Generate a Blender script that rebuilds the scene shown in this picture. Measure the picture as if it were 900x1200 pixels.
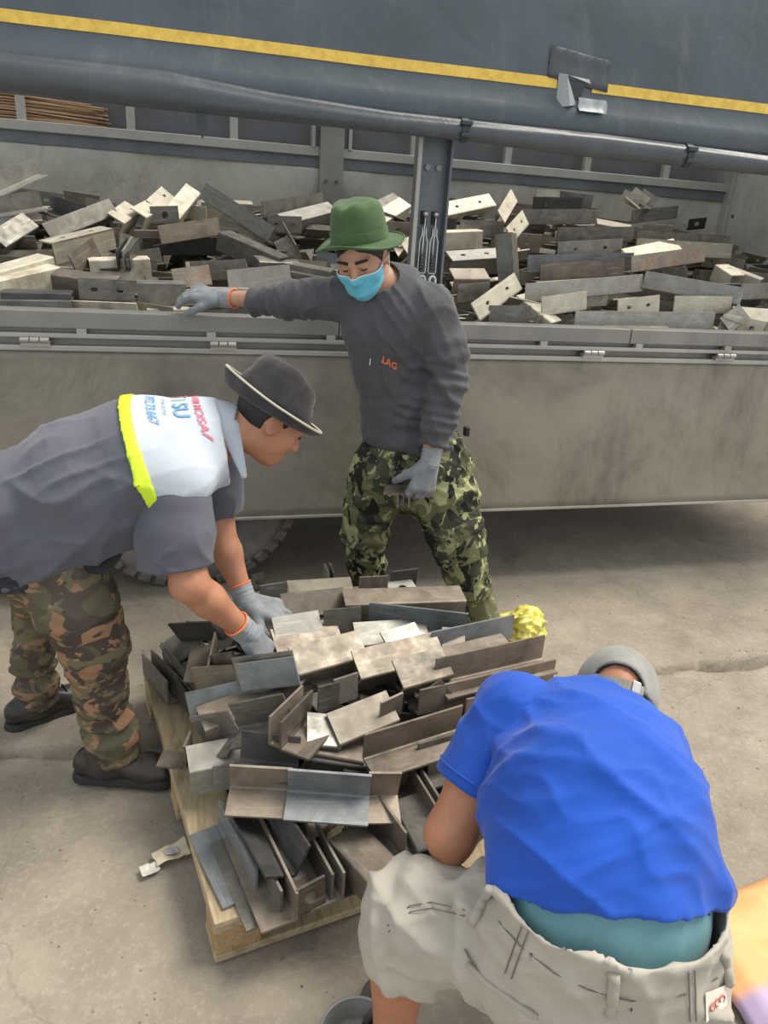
import bpy, bmesh, math, random
import numpy as np
from mathutils import Vector, Matrix, noise
from mathutils.bvhtree import BVHTree

for _o in list(bpy.data.objects):
    bpy.data.objects.remove(_o)
SC = bpy.context.scene
COL = SC.collection
random.seed(7)
RNG = np.random.RandomState(11)

# ------------------------------------------------------------------ camera
FPX = 870.0
PITCH, ROLL, YAW, CAMH = math.radians(21.5), math.radians(3.9), math.radians(74.35), 1.62
FW = np.array([math.cos(YAW) * math.cos(PITCH), math.sin(YAW) * math.cos(PITCH), -math.sin(PITCH)])
_r0 = np.array([math.sin(YAW), -math.cos(YAW), 0.0])
_u0 = np.cross(_r0, FW)
RT = _r0 * math.cos(ROLL) + _u0 * math.sin(ROLL)
UP = _u0 * math.cos(ROLL) - _r0 * math.sin(ROLL)
EYE = np.array([0, 0, CAMH])
cam_data = bpy.data.cameras.new('camera')
cam_data.sensor_fit = 'VERTICAL'
cam_data.sensor_height = 36.0
cam_data.lens = FPX / 1200.0 * 36.0
cam_data.clip_start = 0.05
cam = bpy.data.objects.new('camera', cam_data)
COL.objects.link(cam)
M4 = Matrix.Identity(4)
for i in range(3):
    M4[i][0], M4[i][1], M4[i][2], M4[i][3] = RT[i], UP[i], -FW[i], EYE[i]
cam.matrix_world = M4
SC.camera = cam

# ------------------------------------------------------------------ light
world = bpy.data.worlds.new('overcast_sky')
SC.world = world
world.use_nodes = True
_bg = world.node_tree.nodes['Background']
_bg.inputs[0].default_value = (0.93, 0.97, 1.0, 1)
_bg.inputs[1].default_value = 0.70
sun_data = bpy.data.lights.new('soft_sun', 'SUN')
sun_data.energy = 3.3
sun_data.angle = math.radians(32)
sun_data.color = (1.0, 0.93, 0.82)
sun = bpy.data.objects.new('soft_sun', sun_data)
COL.objects.link(sun)
sun.rotation_euler = Vector((-0.50, -0.06, -0.86)).to_track_quat('-Z', 'Y').to_euler()
vs = SC.view_settings
vs.view_transform = 'Standard'
vs.look = 'None'
vs.gamma = 1.0
vs.use_curve_mapping = False
vs.exposure = 0.50


# ------------------------------------------------------------------ pixel helpers (900 x 1200 frame)
def ray(x, y):
    return FW + RT * (x - 450) / FPX + UP * (600 - y) / FPX


def atz(x, y, z):
    d = ray(x, y)
    return EYE + d * (z - CAMH) / d[2]


def aty(x, y, Y):
    d = ray(x, y)
    return EYE + d * Y / d[1]


# ------------------------------------------------------------------ object helpers
def empty(name, label, cat, loc=(0, 0, 0), group=None):
    o = bpy.data.objects.new(name, None)
    o.empty_display_size = 0.05
    COL.objects.link(o)
    o.location = loc
    o['label'] = label
    o['category'] = cat
    if group:
        o['group'] = group
    return o


def tag(o, label, cat, group=None):
    o['label'] = label
    o['category'] = cat
    if group:
        o['group'] = group
    return o


def obj(name, me, m=None, parent=None, smooth=False, kind=None, label=None):
    """link a mesh given in WORLD coordinates under its parent (an unrotated Empty)"""
    o = bpy.data.objects.new(name, me)
    COL.objects.link(o)
    if m is not None:
        me.materials.clear()
        me.materials.append(m)
    if parent is not None:
        o.parent = parent
        pl = Vector(parent.location)
        if parent.parent is not None:
            pl = pl + Vector(parent.parent.location)
        o.location = -pl
    if smooth:
        me.polygons.foreach_set('use_smooth', [True] * len(me.polygons))
    if kind:
        o['kind'] = kind
    if label:
        o['label'] = label
    return o


def mesh_np(name, V, F):
    me = bpy.data.meshes.new(name)
    V = np.asarray(V, float)
    me.from_pydata(V.tolist(), [], [tuple(int(i) for i in f) for f in F])
    me.update()
    return me


class MB:
    """collects simple solids in world coordinates and links them as one mesh"""

    def __init__(self):
        self.v, self.f = [], []

    def add(self, V, F):
        n = len(self.v)
        self.v += [tuple(map(float, p)) for p in V]
        self.f += [tuple(i + n for i in q) for q in F]
        return self

    def box(self, x0, x1, y0, y1, z0, z1):
        V = [(x0, y0, z0), (x1, y0, z0), (x1, y1, z0), (x0, y1, z0), (x0, y0, z1), (x1, y0, z1), (x1, y1, z1), (x0, y1, z1)]
        return self.add(V, [(0, 3, 2, 1), (4, 5, 6, 7), (0, 1, 5, 4), (1, 2, 6, 5), (2, 3, 7, 6), (3, 0, 4, 7)])

    def frame_box(self, o, a, b, c):
        o, a, b, c = map(np.array, (o, a, b, c))
        V = [o, o + a, o + a + b, o + b, o + c, o + a + c, o + a + b + c, o + b + c]
        F = [(0, 3, 2, 1), (4, 5, 6, 7), (0, 1, 5, 4), (1, 2, 6, 5), (2, 3, 7, 6), (3, 0, 4, 7)]
        if np.dot(np.cross(a, b), c) < 0:
            F = [f[::-1] for f in F]
        return self.add(V, F)

    def tube(self, pts, r, n=8, closed=False):
        pts = [np.array(p, float) for p in pts]
        m = len(pts)
        rs = r if hasattr(r, '__len__') else [r] * m
        V, F = [], []
        prev = None
        for i, p in enumerate(pts):
            if closed:
                t = pts[(i + 1) % m] - pts[i - 1]
            else:
                t = pts[min(i + 1, m - 1)] - pts[max(i - 1, 0)]
            t = t / (np.linalg.norm(t) + 1e-9)
            if prev is None:
                a = np.cross(t, [0, 0, 1.0])
                if np.linalg.norm(a) < 0.2:
                    a = np.cross(t, [1.0, 0, 0])
            else:
                a = prev - t * np.dot(prev, t)
            a /= np.linalg.norm(a)
            prev = a
            b = np.cross(t, a)
            for k in range(n):
                th = 2 * math.pi * k / n
                V.append(p + rs[i] * (math.cos(th) * a + math.sin(th) * b))
        for i in range(m if closed else m - 1):
            j = (i + 1) % m
            for k in range(n):
                F.append((i * n + k, i * n + (k + 1) % n, j * n + (k + 1) % n, j * n + k))
        if not closed:
            F.append(tuple(range(n))[::-1])
            F.append(tuple((m - 1) * n + k for k in range(n)))
        return self.add(V, F)

    def build(self, name, m, parent=None, smooth=False, bevel=0, **kw):
        me = mesh_np(name, self.v, self.f)
        o = obj(name, me, m, parent, smooth, **kw)
        if bevel:
            b = o.modifiers.new('bevel', 'BEVEL')
            b.width = bevel
            b.segments = 2
            b.limit_method = 'ANGLE'
        return o


# ------------------------------------------------------------------ materials
def base_mat(name):
    m = bpy.data.materials.new(name)
    m.use_nodes = True
    nt = m.node_tree
    b = nt.nodes['Principled BSDF']
    return m, nt, b


def N(nt, t, **kw):
    n = nt.nodes.new(t)
    for k, v in kw.items():
        setattr(n, k, v)
    return n


def texco(nt, kind='Object', scale=(1, 1, 1), rot=(0, 0, 0)):
    tc = N(nt, 'ShaderNodeTexCoord')
    mp = N(nt, 'ShaderNodeMapping')
    mp.inputs['Scale'].default_value = scale
    mp.inputs['Rotation'].default_value = rot
    nt.links.new(tc.outputs[kind], mp.inputs[0])
    return mp.outputs[0]


def nz(nt, vec, scale, detail=4, rough=0.55, dist=0.0):
    n = N(nt, 'ShaderNodeTexNoise')
    n.inputs['Scale'].default_value = scale
    n.inputs['Detail'].default_value = detail
    n.inputs['Roughness'].default_value = rough
    n.inputs['Distortion'].default_value = dist
    nt.links.new(vec, n.inputs['Vector'])
    return n.outputs[0]


def ramp(nt, fac, stops, interp='LINEAR'):
    r = N(nt, 'ShaderNodeValToRGB')
    r.color_ramp.interpolation = interp
    e = r.color_ramp.elements
    while len(e) > 1:
        e.remove(e[-1])
    for i, (p, c) in enumerate(stops):
        q = e[0] if i == 0 else e.new(p)
        q.position = p
        c = (c, c, c) if not hasattr(c, '__len__') else c
        q.color = (c[0], c[1], c[2], 1)
    nt.links.new(fac, r.inputs[0])
    return r.outputs[0]


def mixc(nt, fac, a, b, mode='MIX'):
    n = N(nt, 'ShaderNodeMix', data_type='RGBA', blend_type=mode)
    for s, v in ((0, fac), (6, a), (7, b)):
        if hasattr(v, 'is_linked') or hasattr(v, 'links'):
            nt.links.new(v, n.inputs[s])
        elif s == 0:
            n.inputs[0].default_value = v
        else:
            n.inputs[s].default_value = (v[0], v[1], v[2], 1)
    return n.outputs[2]


def bump(nt, b, h, strength=0.3, dist=0.01):
    n = N(nt, 'ShaderNodeBump')
    n.inputs['Strength'].default_value = strength
    n.inputs['Distance'].default_value = dist
    nt.links.new(h, n.inputs['Height'])
    nt.links.new(n.outputs[0], b.inputs['Normal'])


def setb(b, rough=0.6, metal=0.0, spec=0.5):
    b.inputs['Roughness'].default_value = rough
    b.inputs['Metallic'].default_value = metal
    b.inputs['Specular IOR Level'].default_value = spec


def sc3(c, k):
    return tuple(min(1, x * k) for x in c)


def cloth(name, c, var=0.18, scale=9, rough=0.85, weave=900, bumpd=0.0006, spec=0.25):
    m, nt, b = base_mat(name)
    v = texco(nt)
    f = nz(nt, v, scale, 5)
    col = ramp(nt, f, [(0.3, sc3(c, 1 - var)), (0.7, sc3(c, 1 + var))])
    nt.links.new(col, b.inputs['Base Color'])
    setb(b, rough, 0, spec)
    b.inputs['Sheen Weight'].default_value = 0.15
    bump(nt, b, nz(nt, v, weave, 2), 0.35, bumpd)
    return m


def plain(name, c, rough=0.5, metal=0.0, var=0.12, scale=14, bd=0.0015, bs=60, spec=0.5):
    m, nt, b = base_mat(name)
    v = texco(nt)
    f = nz(nt, v, scale, 6)
    col = ramp(nt, f, [(0.3, sc3(c, 1 - var)), (0.7, sc3(c, 1 + var))])
    nt.links.new(col, b.inputs['Base Color'])
    setb(b, rough, metal, spec)
    bump(nt, b, nz(nt, v, bs, 4), 0.4, bd)
    return m


def steel(name, c, c2, rough=0.5, metal=0.45, rust=None):
    """mill-scale steel: blotches, streaks along the bar, a tint of its own for every piece"""
    m, nt, b = base_mat(name)
    oi = N(nt, 'ShaderNodeObjectInfo')
    tc = N(nt, 'ShaderNodeTexCoord')
    mp = N(nt, 'ShaderNodeMapping')
    nt.links.new(tc.outputs['Object'], mp.inputs[0])
    off = N(nt, 'ShaderNodeVectorMath', operation='SCALE')
    off.inputs[0].default_value = (37.0, 19.0, 53.0)
    nt.links.new(oi.outputs['Random'], off.inputs['Scale'])
    nt.links.new(off.outputs[0], mp.inputs['Location'])
    v = mp.outputs[0]
    f = nz(nt, v, 11, 6, 0.65, 0.6)
    col = ramp(nt, f, [(0.32, c), (0.68, c2)])
    tint = ramp(nt, oi.outputs['Random'], [(0.0, 0.62), (0.5, 0.95), (1.0, 1.3)])
    col = mixc(nt, 1.0, col, tint, 'MULTIPLY')
    mp2 = N(nt, 'ShaderNodeMapping')
    mp2.inputs['Scale'].default_value = (4, 40, 40)
    nt.links.new(v, mp2.inputs[0])
    st = nz(nt, mp2.outputs[0], 2.0, 4)
    col = mixc(nt, ramp(nt, st, [(0.56, 0.0), (0.72, 0.45)]), col, sc3(c2, 1.5))
    if rust:
        col = mixc(nt, ramp(nt, nz(nt, v, 6, 5, 0.7), [(0.52, 0.0), (0.68, 0.75)]), col, rust)
    nt.links.new(col, b.inputs['Base Color'])
    setb(b, rough, metal)
    rr = ramp(nt, nz(nt, v, 25, 5), [(0.3, rough - 0.12), (0.7, rough + 0.15)])
    nt.links.new(rr, b.inputs['Roughness'])
    bump(nt, b, nz(nt, v, 120, 4), 0.25, 0.0012)
    return m


MAT = {}
MAT['st_blue'] = steel('steel_blue_scale', (0.135, 0.148, 0.155), (0.25, 0.265, 0.27), 0.5, 0.4)
MAT['st_grey'] = steel('steel_grey_scale', (0.11, 0.104, 0.092), (0.235, 0.22, 0.19), 0.45, 0.5)
MAT['st_brown'] = steel('steel_brown_scale', (0.13, 0.108, 0.088), (0.25, 0.208, 0.165), 0.48, 0.4)
MAT['st_tan'] = steel('steel_tan_dust', (0.17, 0.148, 0.115), (0.275, 0.243, 0.19), 0.5, 0.25, rust=(0.24, 0.17, 0.11))
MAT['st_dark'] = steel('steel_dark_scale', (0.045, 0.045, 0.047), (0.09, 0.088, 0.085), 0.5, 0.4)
MAT['st_pale'] = steel('steel_pale_scale', (0.21, 0.205, 0.18), (0.34, 0.33, 0.295), 0.45, 0.4)
MAT['st_bright'] = steel('steel_dust_glare', (0.40, 0.37, 0.29), (0.56, 0.52, 0.42), 0.6, 0.15, rust=(0.3, 0.24, 0.17))  # dusty tan steel, lightened with the glare over the truck load
MAT['st_rust'] = steel('steel_rust_patch', (0.2, 0.17, 0.14), (0.34, 0.29, 0.24), 0.6, 0.25, rust=(0.36, 0.17, 0.08))

# ================================================================== ground
def ground_material():
    m, nt, b = base_mat('concrete_yard')
    v = texco(nt)
    big = nz(nt, v, 0.9, 6, 0.6, 0.5)
    mid = nz(nt, v, 5.0, 7, 0.65)
    fine = nz(nt, v, 60, 5, 0.7)
    c = ramp(nt, big, [(0.3, (0.205, 0.174, 0.136)), (0.52, (0.305, 0.264, 0.208)), (0.75, (0.38, 0.336, 0.272))])
    c = mixc(nt, ramp(nt, mid, [(0.35, 0.55), (0.6, 0.0)]), c, (0.19, 0.165, 0.135))
    c = mixc(nt, ramp(nt, fine, [(0.5, 0.0), (0.75, 0.35)]), c, (0.48, 0.44, 0.37))
    sp = N(nt, 'ShaderNodeTexVoronoi')
    sp.inputs['Scale'].default_value = 26
    nt.links.new(v, sp.inputs['Vector'])
    c = mixc(nt, ramp(nt, sp.outputs['Distance'], [(0.05, 0.7), (0.11, 0.0)]), c, (0.10, 0.085, 0.07))
    # tan sawdust lying in drifts
    d = nz(nt, v, 1.7, 7, 0.72, 0.8)
    c = mixc(nt, ramp(nt, d, [(0.57, 0.0), (0.75, 0.4)]), c, (0.5, 0.43, 0.31))
    wv = N(nt, 'ShaderNodeVectorMath', operation='ADD')
    wn = N(nt, 'ShaderNodeTexNoise')
    wn.inputs['Scale'].default_value = 3.0
    wn.inputs['Detail'].default_value = 6
    nt.links.new(v, wn.inputs['Vector'])
    ws = N(nt, 'ShaderNodeVectorMath', operation='SCALE')
    ws.inputs['Scale'].default_value = 0.35
    nt.links.new(wn.outputs['Color'], ws.inputs[0])
    nt.links.new(v, wv.inputs[0])
    nt.links.new(ws.outputs[0], wv.inputs[1])
    ck = N(nt, 'ShaderNodeTexVoronoi', feature='DISTANCE_TO_EDGE')
    ck.inputs['Scale'].default_value = 0.75
    nt.links.new(wv.outputs[0], ck.inputs['Vector'])
    c = mixc(nt, ramp(nt, ck.outputs['Distance'], [(0.0, 0.28), (0.0035, 0.0)]), c, (0.12, 0.1, 0.08))
    stn = nz(nt, v, 2.6, 8, 0.7, 0.4)
    c = mixc(nt, ramp(nt, stn, [(0.3, 0.6), (0.44, 0.0)]), c, (0.14, 0.118, 0.095))
    nt.links.new(c, b.inputs['Base Color'])
    setb(b, 0.85, 0, 0.3)
    a = N(nt, 'ShaderNodeMath', operation='ADD')
    nt.links.new(mid, a.inputs[0])
    nt.links.new(fine, a.inputs[1])
    bump(nt, b, a.outputs[0], 0.5, 0.008)
    return m


MAT['ground'] = ground_material()
J0, J1 = atz(60, 878, 0)[:2], atz(850, 777, 0)[:2]
JD = (J1 - J0) / np.linalg.norm(J1 - J0)
JN = np.array([-JD[1], JD[0]])


def ground_z(X, Y):
    """yard surface: gentle unevenness and the open joint between two slabs"""
    s = (X - J0[0]) * JN[0] + (Y - J0[1]) * JN[1]
    t = (X - J0[0]) * JD[0] + (Y - J0[1]) * JD[1]
    s = s + 0.012 * np.sin(t * 5.1) + 0.007 * np.sin(t * 17.3 + 1)
    z = 0.004 * np.sin(X * 2.3 + 1) * np.sin(Y * 1.9) - 0.004
    z = z - 0.07 * np.exp(-(s / (0.02 + 0.008 * np.sin(t * 7.7) + 0.004 * np.sin(t * 31))) ** 4) + 0.008 * np.tanh(s / 0.05)
    return z


def build_ground():
    xs = np.unique(np.concatenate([np.arange(-7, 9.01, 0.5), np.arange(-1.2, 3.0, 0.02)]))
    ys = np.unique(np.concatenate([np.arange(-2, 10.01, 0.5), np.arange(0.6, 3.2, 0.012)]))
    XX, YY = np.meshgrid(xs, ys, indexing='ij')
    ZZ = ground_z(XX, YY)
    V = np.stack([XX, YY, ZZ], -1).reshape(-1, 3)
    nx, ny = len(xs), len(ys)
    I = np.arange(nx * ny).reshape(nx, ny)
    F = np.stack([I[:-1, :-1], I[1:, :-1], I[1:, 1:], I[:-1, 1:]], -1).reshape(-1, 4)
    o = obj('floor', mesh_np('floor', V, F), MAT['ground'], None, True)
    o['kind'] = 'structure'
    o['label'] = 'worn tan concrete yard with an open joint between slabs'
    # grit, chips and straw bits that nobody could count
    mb = MB()
    for i in range(900):
        x, y = RNG.uniform(-1.0, 2.8), RNG.uniform(0.85, 3.3)
        near = abs((x - J0[0]) * JN[0] + (y - J0[1]) * JN[1]) < 0.3
        if RNG.rand() < (0.15 if near else 0.55):
            continue
        r = RNG.uniform(0.0015, 0.006) * (1.6 if RNG.rand() < 0.06 else 1)
        z = float(ground_z(np.array(x), np.array(y)))
        a = RNG.rand() * 6.3
        lx = r * RNG.uniform(0.8, 2.2)
        dx, dy = np.array([math.cos(a) * lx, math.sin(a) * lx]), np.array([-math.sin(a) * r, math.cos(a) * r])
        top = np.array([x, y, z + r * 0.8])
        V = [(x + dx[0], y + dx[1], z - .002), (x + dy[0], y + dy[1], z - .002), (x - dx[0], y - dx[1], z - .002), (x - dy[0], y - dy[1], z - .002), top]
        mb.add(V, [(0, 1, 4), (1, 2, 4), (2, 3, 4), (3, 0, 4)])
    g = mb.build('yard_grit', plain('grit', (0.2, 0.17, 0.14), 0.9, var=0.6, scale=30), kind='stuff')
    tag(g, 'loose grit and small chips scattered over the concrete', 'grit')


build_ground()


# ================================================================== truck
def panel_metal(name, c, c2, rough=0.5, metal=0.35, scale=1.6, dent=0.02):
    m, nt, b = base_mat(name)
    v = texco(nt)
    f = nz(nt, v, scale, 8, 0.7, 0.3)
    col = ramp(nt, f, [(0.3, c), (0.55, sc3(c2, 0.9)), (0.72, c2)])
    v2 = texco(nt, 'Object', (1, 1, 0.25), (0, 0.35, 0))
    st = nz(nt, v2, 4.5, 8, 0.72, 0.2)
    col = mixc(nt, ramp(nt, st, [(0.55, 0.0), (0.75, 0.5)]), col, sc3(c, 0.55))
    st2 = nz(nt, texco(nt, 'Object', (1, 1, 1), (0.3, 0.9, 0)), 9, 8, 0.78, 0.5)
    col = mixc(nt, ramp(nt, st2, [(0.62, 0.0), (0.74, 0.6)]), col, sc3(c2, 1.35))
    nt.links.new(col, b.inputs['Base Color'])
    setb(b, rough, metal)
    h = nz(nt, texco(nt, 'Object', (1, 1, 0.6), (0, 0.5, 0)), 4.0, 5, 0.55, 0.5)
    bump(nt, b, h, 0.6, dent)
    return m


MAT['panel'] = panel_metal('dusty_gate_steel', (0.15, 0.14, 0.115), (0.34, 0.31, 0.255), 0.55, 0.3, dent=0.03)
MAT['rear_panel'] = panel_metal('scuffed_rear_wall', (0.34, 0.325, 0.285), (0.56, 0.54, 0.48), 0.5, 0.25, dent=0.05)
MAT['rail'] = panel_metal('worn_rail_steel', (0.2, 0.195, 0.18), (0.31, 0.3, 0.275), 0.45, 0.4, dent=0.004)
MAT['rail_light'] = panel_metal('rubbed_rail_edge', (0.34, 0.33, 0.3), (0.48, 0.465, 0.43), 0.42, 0.4, dent=0.003)
MAT['post'] = panel_metal('blue_grey_post', (0.1, 0.115, 0.125), (0.19, 0.21, 0.22), 0.45, 0.35, dent=0.003)
MAT['chassis'] = plain('chassis_black', (0.02, 0.02, 0.02), 0.7)
MAT['zinc'] = plain('zinc_wire', (0.6, 0.6, 0.58), 0.35, 0.7)
MAT['rubber'] = plain('tyre_rubber', (0.2, 0.192, 0.175), 0.85, var=0.3)
MAT['rim'] = plain('wheel_rim', (0.12, 0.12, 0.12), 0.6, 0.3)

YT = 3.0
X0, X1 = -3.2, 4.05


def dent_grid(x0, x1, z0, z1, y, amp, step=0.04, thick=0.03, seed=0.0):
    """a sheet facing -Y with hammered-in dents, closed to a slab"""
    xs = np.arange(x0, x1 + step * .5, step)
    zs = np.linspace(z0, z1, max(2, int((z1 - z0) / step) + 1))
    V, F = [], []
    for x in xs:
        for z in zs:
            e = min(1, (z - z0) / 0.06, (z1 - z) / 0.06)
            d = noise.noise((x * 1.7 + seed, z * 2.1, 3.3)) + 0.6 * noise.noise((x * 4.3 + seed + z * 2, z * 3.1 - x, 9.1))
            V.append((x, y + amp * max(0, e) * d, z))
    nx, nzz = len(xs), len(zs)
    I = np.arange(nx * nzz).reshape(nx, nzz)
    F += np.stack([I[:-1, :-1], I[1:, :-1], I[1:, 1:], I[:-1, 1:]], -1).reshape(-1, 4).tolist()
    n = len(V)
    V += [(a, y + thick, c) for a, _, c in V]
    J = I + n
    F += np.stack([J[:-1, :-1], J[:-1, 1:], J[1:, 1:], J[1:, :-1]], -1).reshape(-1, 4).tolist()
    for k in range(nx - 1):
        F.append((I[k, 0], J[k, 0], J[k + 1, 0], I[k + 1, 0]))
        F.append((I[k, -1], I[k + 1, -1], J[k + 1, -1], J[k, -1]))
    for k in range(nzz - 1):
        F.append((I[0, k], I[0, k + 1], J[0, k + 1], J[0, k]))
        F.append((I[-1, k], J[-1, k], J[-1, k + 1], I[-1, k + 1]))
    return V, F


def build_truck():
    t = empty('cargo_truck', 'grey steel stake truck with its side gate hanging open, loaded with steel offcuts', 'truck', (0, 3.6, 0))
    # near side: dropped gate
    V, F = dent_grid(X0, X1, 0.385, 1.098, YT, 0.012)
    gate = obj('side_gate', mesh_np('side_gate', V, F), MAT['panel'], t, True, label='dented dusty steel drop gate hanging down')
    MB().box(X0, X1, YT - 0.014, YT + 0.034, 1.088, 1.108).box(X0, X1, YT - 0.006, YT + 0.036, 0.378, 0.392).build('gate_edge', MAT['rail_light'], gate, bevel=0.003)
    for hx in (-1.9, -1.2, -0.533, 0.142, 0.95, 1.747, 2.433, 3.2, 3.8):
        mb = MB()
        for k in range(3):
            mb.tube([(hx - 0.05 + 0.034 * k, YT - 0.025, 1.128), (hx - 0.02 + 0.034 * k, YT - 0.025, 1.128)], 0.0105, 10)
        mb.box(hx - 0.05, hx + 0.05, YT - 0.022, YT + 0.01, 1.104, 1.124)
        mb.build('hinge', MAT['rail_light'], gate, bevel=0.001)
    # bed edge: ledge, groove and rail
    MB().box(X0, X1, YT - 0.012, 3.2, 1.136, 1.152).build('bed_ledge', MAT['rail_light'], t, bevel=0.002)
    MB().box(X0, X1, YT + 0.028, 3.2, 1.10, 1.172).build('bed_channel', MAT['rail'], t)
    xs = [X0, -0.7 - 1.3, 0.60, 1.93, 3.2, X1]
    for a, b_ in zip(xs[:-1], xs[1:]):
        MB().box(a + 0.002, b_ - 0.002, YT - 0.002, YT + 0.095, 1.168, 1.232).build('bed_rail', MAT['rail'], t, bevel=0.004)
    for k in range(12):
        x = -1.8 + k * 0.47
        MB().box(x, x + 0.035, YT - 0.01, YT + 0.02, 1.15, 1.17).build('rail_bracket', MAT['rail_light'], t, bevel=0.002)
    MB().box(X0, X1, 3.1, 5.2, 1.09, 1.165).build('bed_floor', MAT['rail'], t)
    # near post: a channel with its open side out
    px0, px1 = 0.893, 1.034
    post = MB().box(px0, px1, 3.085, 3.10, 1.16, 2.75).box(px0, px0 + 0.014, 3.04, 3.09, 1.16, 2.75).box(px1 - 0.01, px1, 3.04, 3.09, 1.16, 2.75)
    post = post.build('side_post', MAT['post'], t, bevel=0.003)
    MB().box(px0 - 0.003, px0 + 0.012, 3.032, 3.042, 1.16, 2.75).build('post_lip', MAT['rail_light'], post)
    MB().box(px0 + 0.004, px1 + 0.004, 3.02, 3.09, 1.23, 1.385).build('post_foot', MAT['rail_light'], post, bevel=0.006)
    for k, cx in enumerate((0.945, 0.99)):
        top = 1.645
        yq = 3.062
        mb = MB()
        mb.tube([(cx, yq + 0.02, top), (cx + 0.002, yq, top - 0.01), (cx - 0.001, yq, top - 0.12), (cx, yq, top - 0.20)], 0.0035, 8)
        mb.tube([(cx, yq + 0.022, top + 0.004), (cx, yq - 0.012, top + 0.004)], 0.009, 8)
        mb.build('latch_rod', MAT['zinc'], post, True)
        w = 0.0165
        mb = MB()
        mb.tube([(cx - 0.008, yq - .004, top - 0.045), (cx - 0.008, yq - .004, top - 0.075), (cx - w, yq - .004, top - 0.1), (cx - w, yq - .004, top - 0.215), (cx - w + .004, yq - .004, top - 0.222),
                 (cx + w - .004, yq - .004, top - 0.222), (cx + w, yq - .004, top - 0.215), (cx + w, yq - .004, top - 0.1), (cx + 0.008, yq - .004, top - 0.075), (cx + 0.008, yq - .004, top - 0.045)], 0.003, 8)
        mb.build('latch_hook', MAT['zinc'], post, True)
        sp = [(cx + 0.010 * math.cos(a), yq + 0.010 * math.sin(a), top - 0.145 - 0.07 * a / (2 * math.pi * 6)) for a in np.linspace(0, 2 * math.pi * 6, 72)]
        MB().tube(sp, 0.0022, 6).build('latch_spring', MAT['rim'], post, True)
        rg = [(cx + 0.013 * math.cos(a), yq - 0.028 + .006, 1.395 + 0.019 * math.sin(a)) for a in np.linspace(0, 2 * math.pi, 20, endpoint=False)]
        MB().tube(rg, 0.0062, 8, True).build('latch_ring', MAT['zinc'], post, True)
    for cx in (0.945, 0.99):
        MB().box(cx - 0.012, cx + 0.012, 3.078, 3.087, 1.61, 1.66).build('post_slot', MAT['chassis'], post)
        MB().tube([(cx, 3.087, 1.82), (cx, 3.074, 1.82)], 0.012, 10).build('post_bolt', MAT['rail'], post)
    # far side wall
    V, F = dent_grid(X0, 3.93, 1.16, 1.93, 5.2, 0.02, 0.05, 0.03, 5.5)
    obj('rear_wall', mesh_np('rear_wall', V, F), MAT['rear_panel'], t, True, label='scuffed light grey steel far side wall')
    MB().box(X0, 3.93, 5.165, 5.23, 1.963, 2.018).build('rear_rail', MAT['rail_light'], t, bevel=0.004)
    MB().box(X0, 3.93, 5.185, 5.21, 1.90, 1.965).build('rear_rail_shaded_web', MAT['post'], t)  # recessed web in a dark colour that paints the shadow under the rail
    for x in (-2.7, -2.08, -1.48, -0.873, -0.273, 0.331, 1.49, 2.154, 2.753, 3.383):
        MB().box(x - 0.024, x + 0.024, 5.18, 5.225, 2.01, 2.75).build('rear_upright', MAT['rail_light'], t, bevel=0.003)
    MB().box(0.86, 1.012, 5.12, 5.2, 1.165, 2.75).build('rear_post', MAT['rail'], t, bevel=0.006)
    for x in (0.81, 1.045):
        MB().box(x, x + 0.022, 5.15, 5.21, 2.01, 2.2).build('post_stop', MAT['rail_light'], t, bevel=0.002)
    for x in (0.9, 0.97):
        MB().tube([(x, 5.125, 1.82), (x, 5.11, 1.82)], 0.012, 10).build('post_bolt', MAT['rim'], t)
    MB().box(X0, 3.93, 5.2, 5.23, 2.72, 2.78).build('rear_top_rail', MAT['rail'], t)
    MB().box(X0, X1, 3.05, 3.10, 2.72, 2.78).build('near_top_rail', MAT['rail'], t)
    # headboard
    MB().box(3.935, 3.985, 3.1, 5.24, 1.16, 2.9).build('headboard', MAT['rear_panel'], t)
    MB().box(3.90, 3.945, 5.12, 5.20, 1.16, 2.78).build('corner_post', MAT['rail_light'], t, bevel=0.004)
    for z in (1.5, 1.8, 2.1):
        MB().tube([(3.935, 5.08, z), (3.925, 5.08, z)], 0.012, 8).build('corner_bolt', MAT['rim'], t)
    for x in (-0.6, 1.4, 3.2):
        MB().box(x, x + 0.05, 3.05, 5.23, 2.75, 2.80).build('roof_bow', MAT['rail'], t)
    # underbody
    for y in (3.55, 4.55):
        MB().box(X0, X1 + 1.0, y, y + 0.09, 0.78, 1.0).build('chassis_beam', MAT['chassis'], t)
    for k in range(9):
        x = -2.6 + k * 0.8
        MB().box(x, x + 0.08, 3.12, 5.15, 1.0, 1.09).build('cross_member', MAT['chassis'], t)
    MB().tube([(-0.01, 3.2, 0.5), (-0.01, 5.0, 0.5)], 0.07, 14).build('axle', MAT['chassis'], t)
    V, F = dent_grid(X0, X1, 0.385, 1.09, 5.26, 0.01, 0.2, 0.03, 2.5)
    obj('far_gate', mesh_np('far_gate', V, F), MAT['panel'], t)
    for wy, sgn in ((3.12, 1), (4.9, 1)):
        R = 0.5
        prof = [(0.28, 0.03), (0.33, 0.0), (0.42, 0.0), (0.47, 0.012), (0.495, 0.035), (0.5, 0.07), (0.5, 0.21), (0.495, 0.245), (0.47, 0.268), (0.42, 0.28), (0.33, 0.28), (0.28, 0.25)]
        n = 96
        V, F = [], []
        for i in range(n):
            a = 2 * math.pi * i / n
            for r, w in prof:
                rr = r - 0.006 if r > 0.485 else r
                V.append((-0.01 + rr * math.cos(a), wy + w, R + rr * math.sin(a)))
        k = len(prof)
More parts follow.
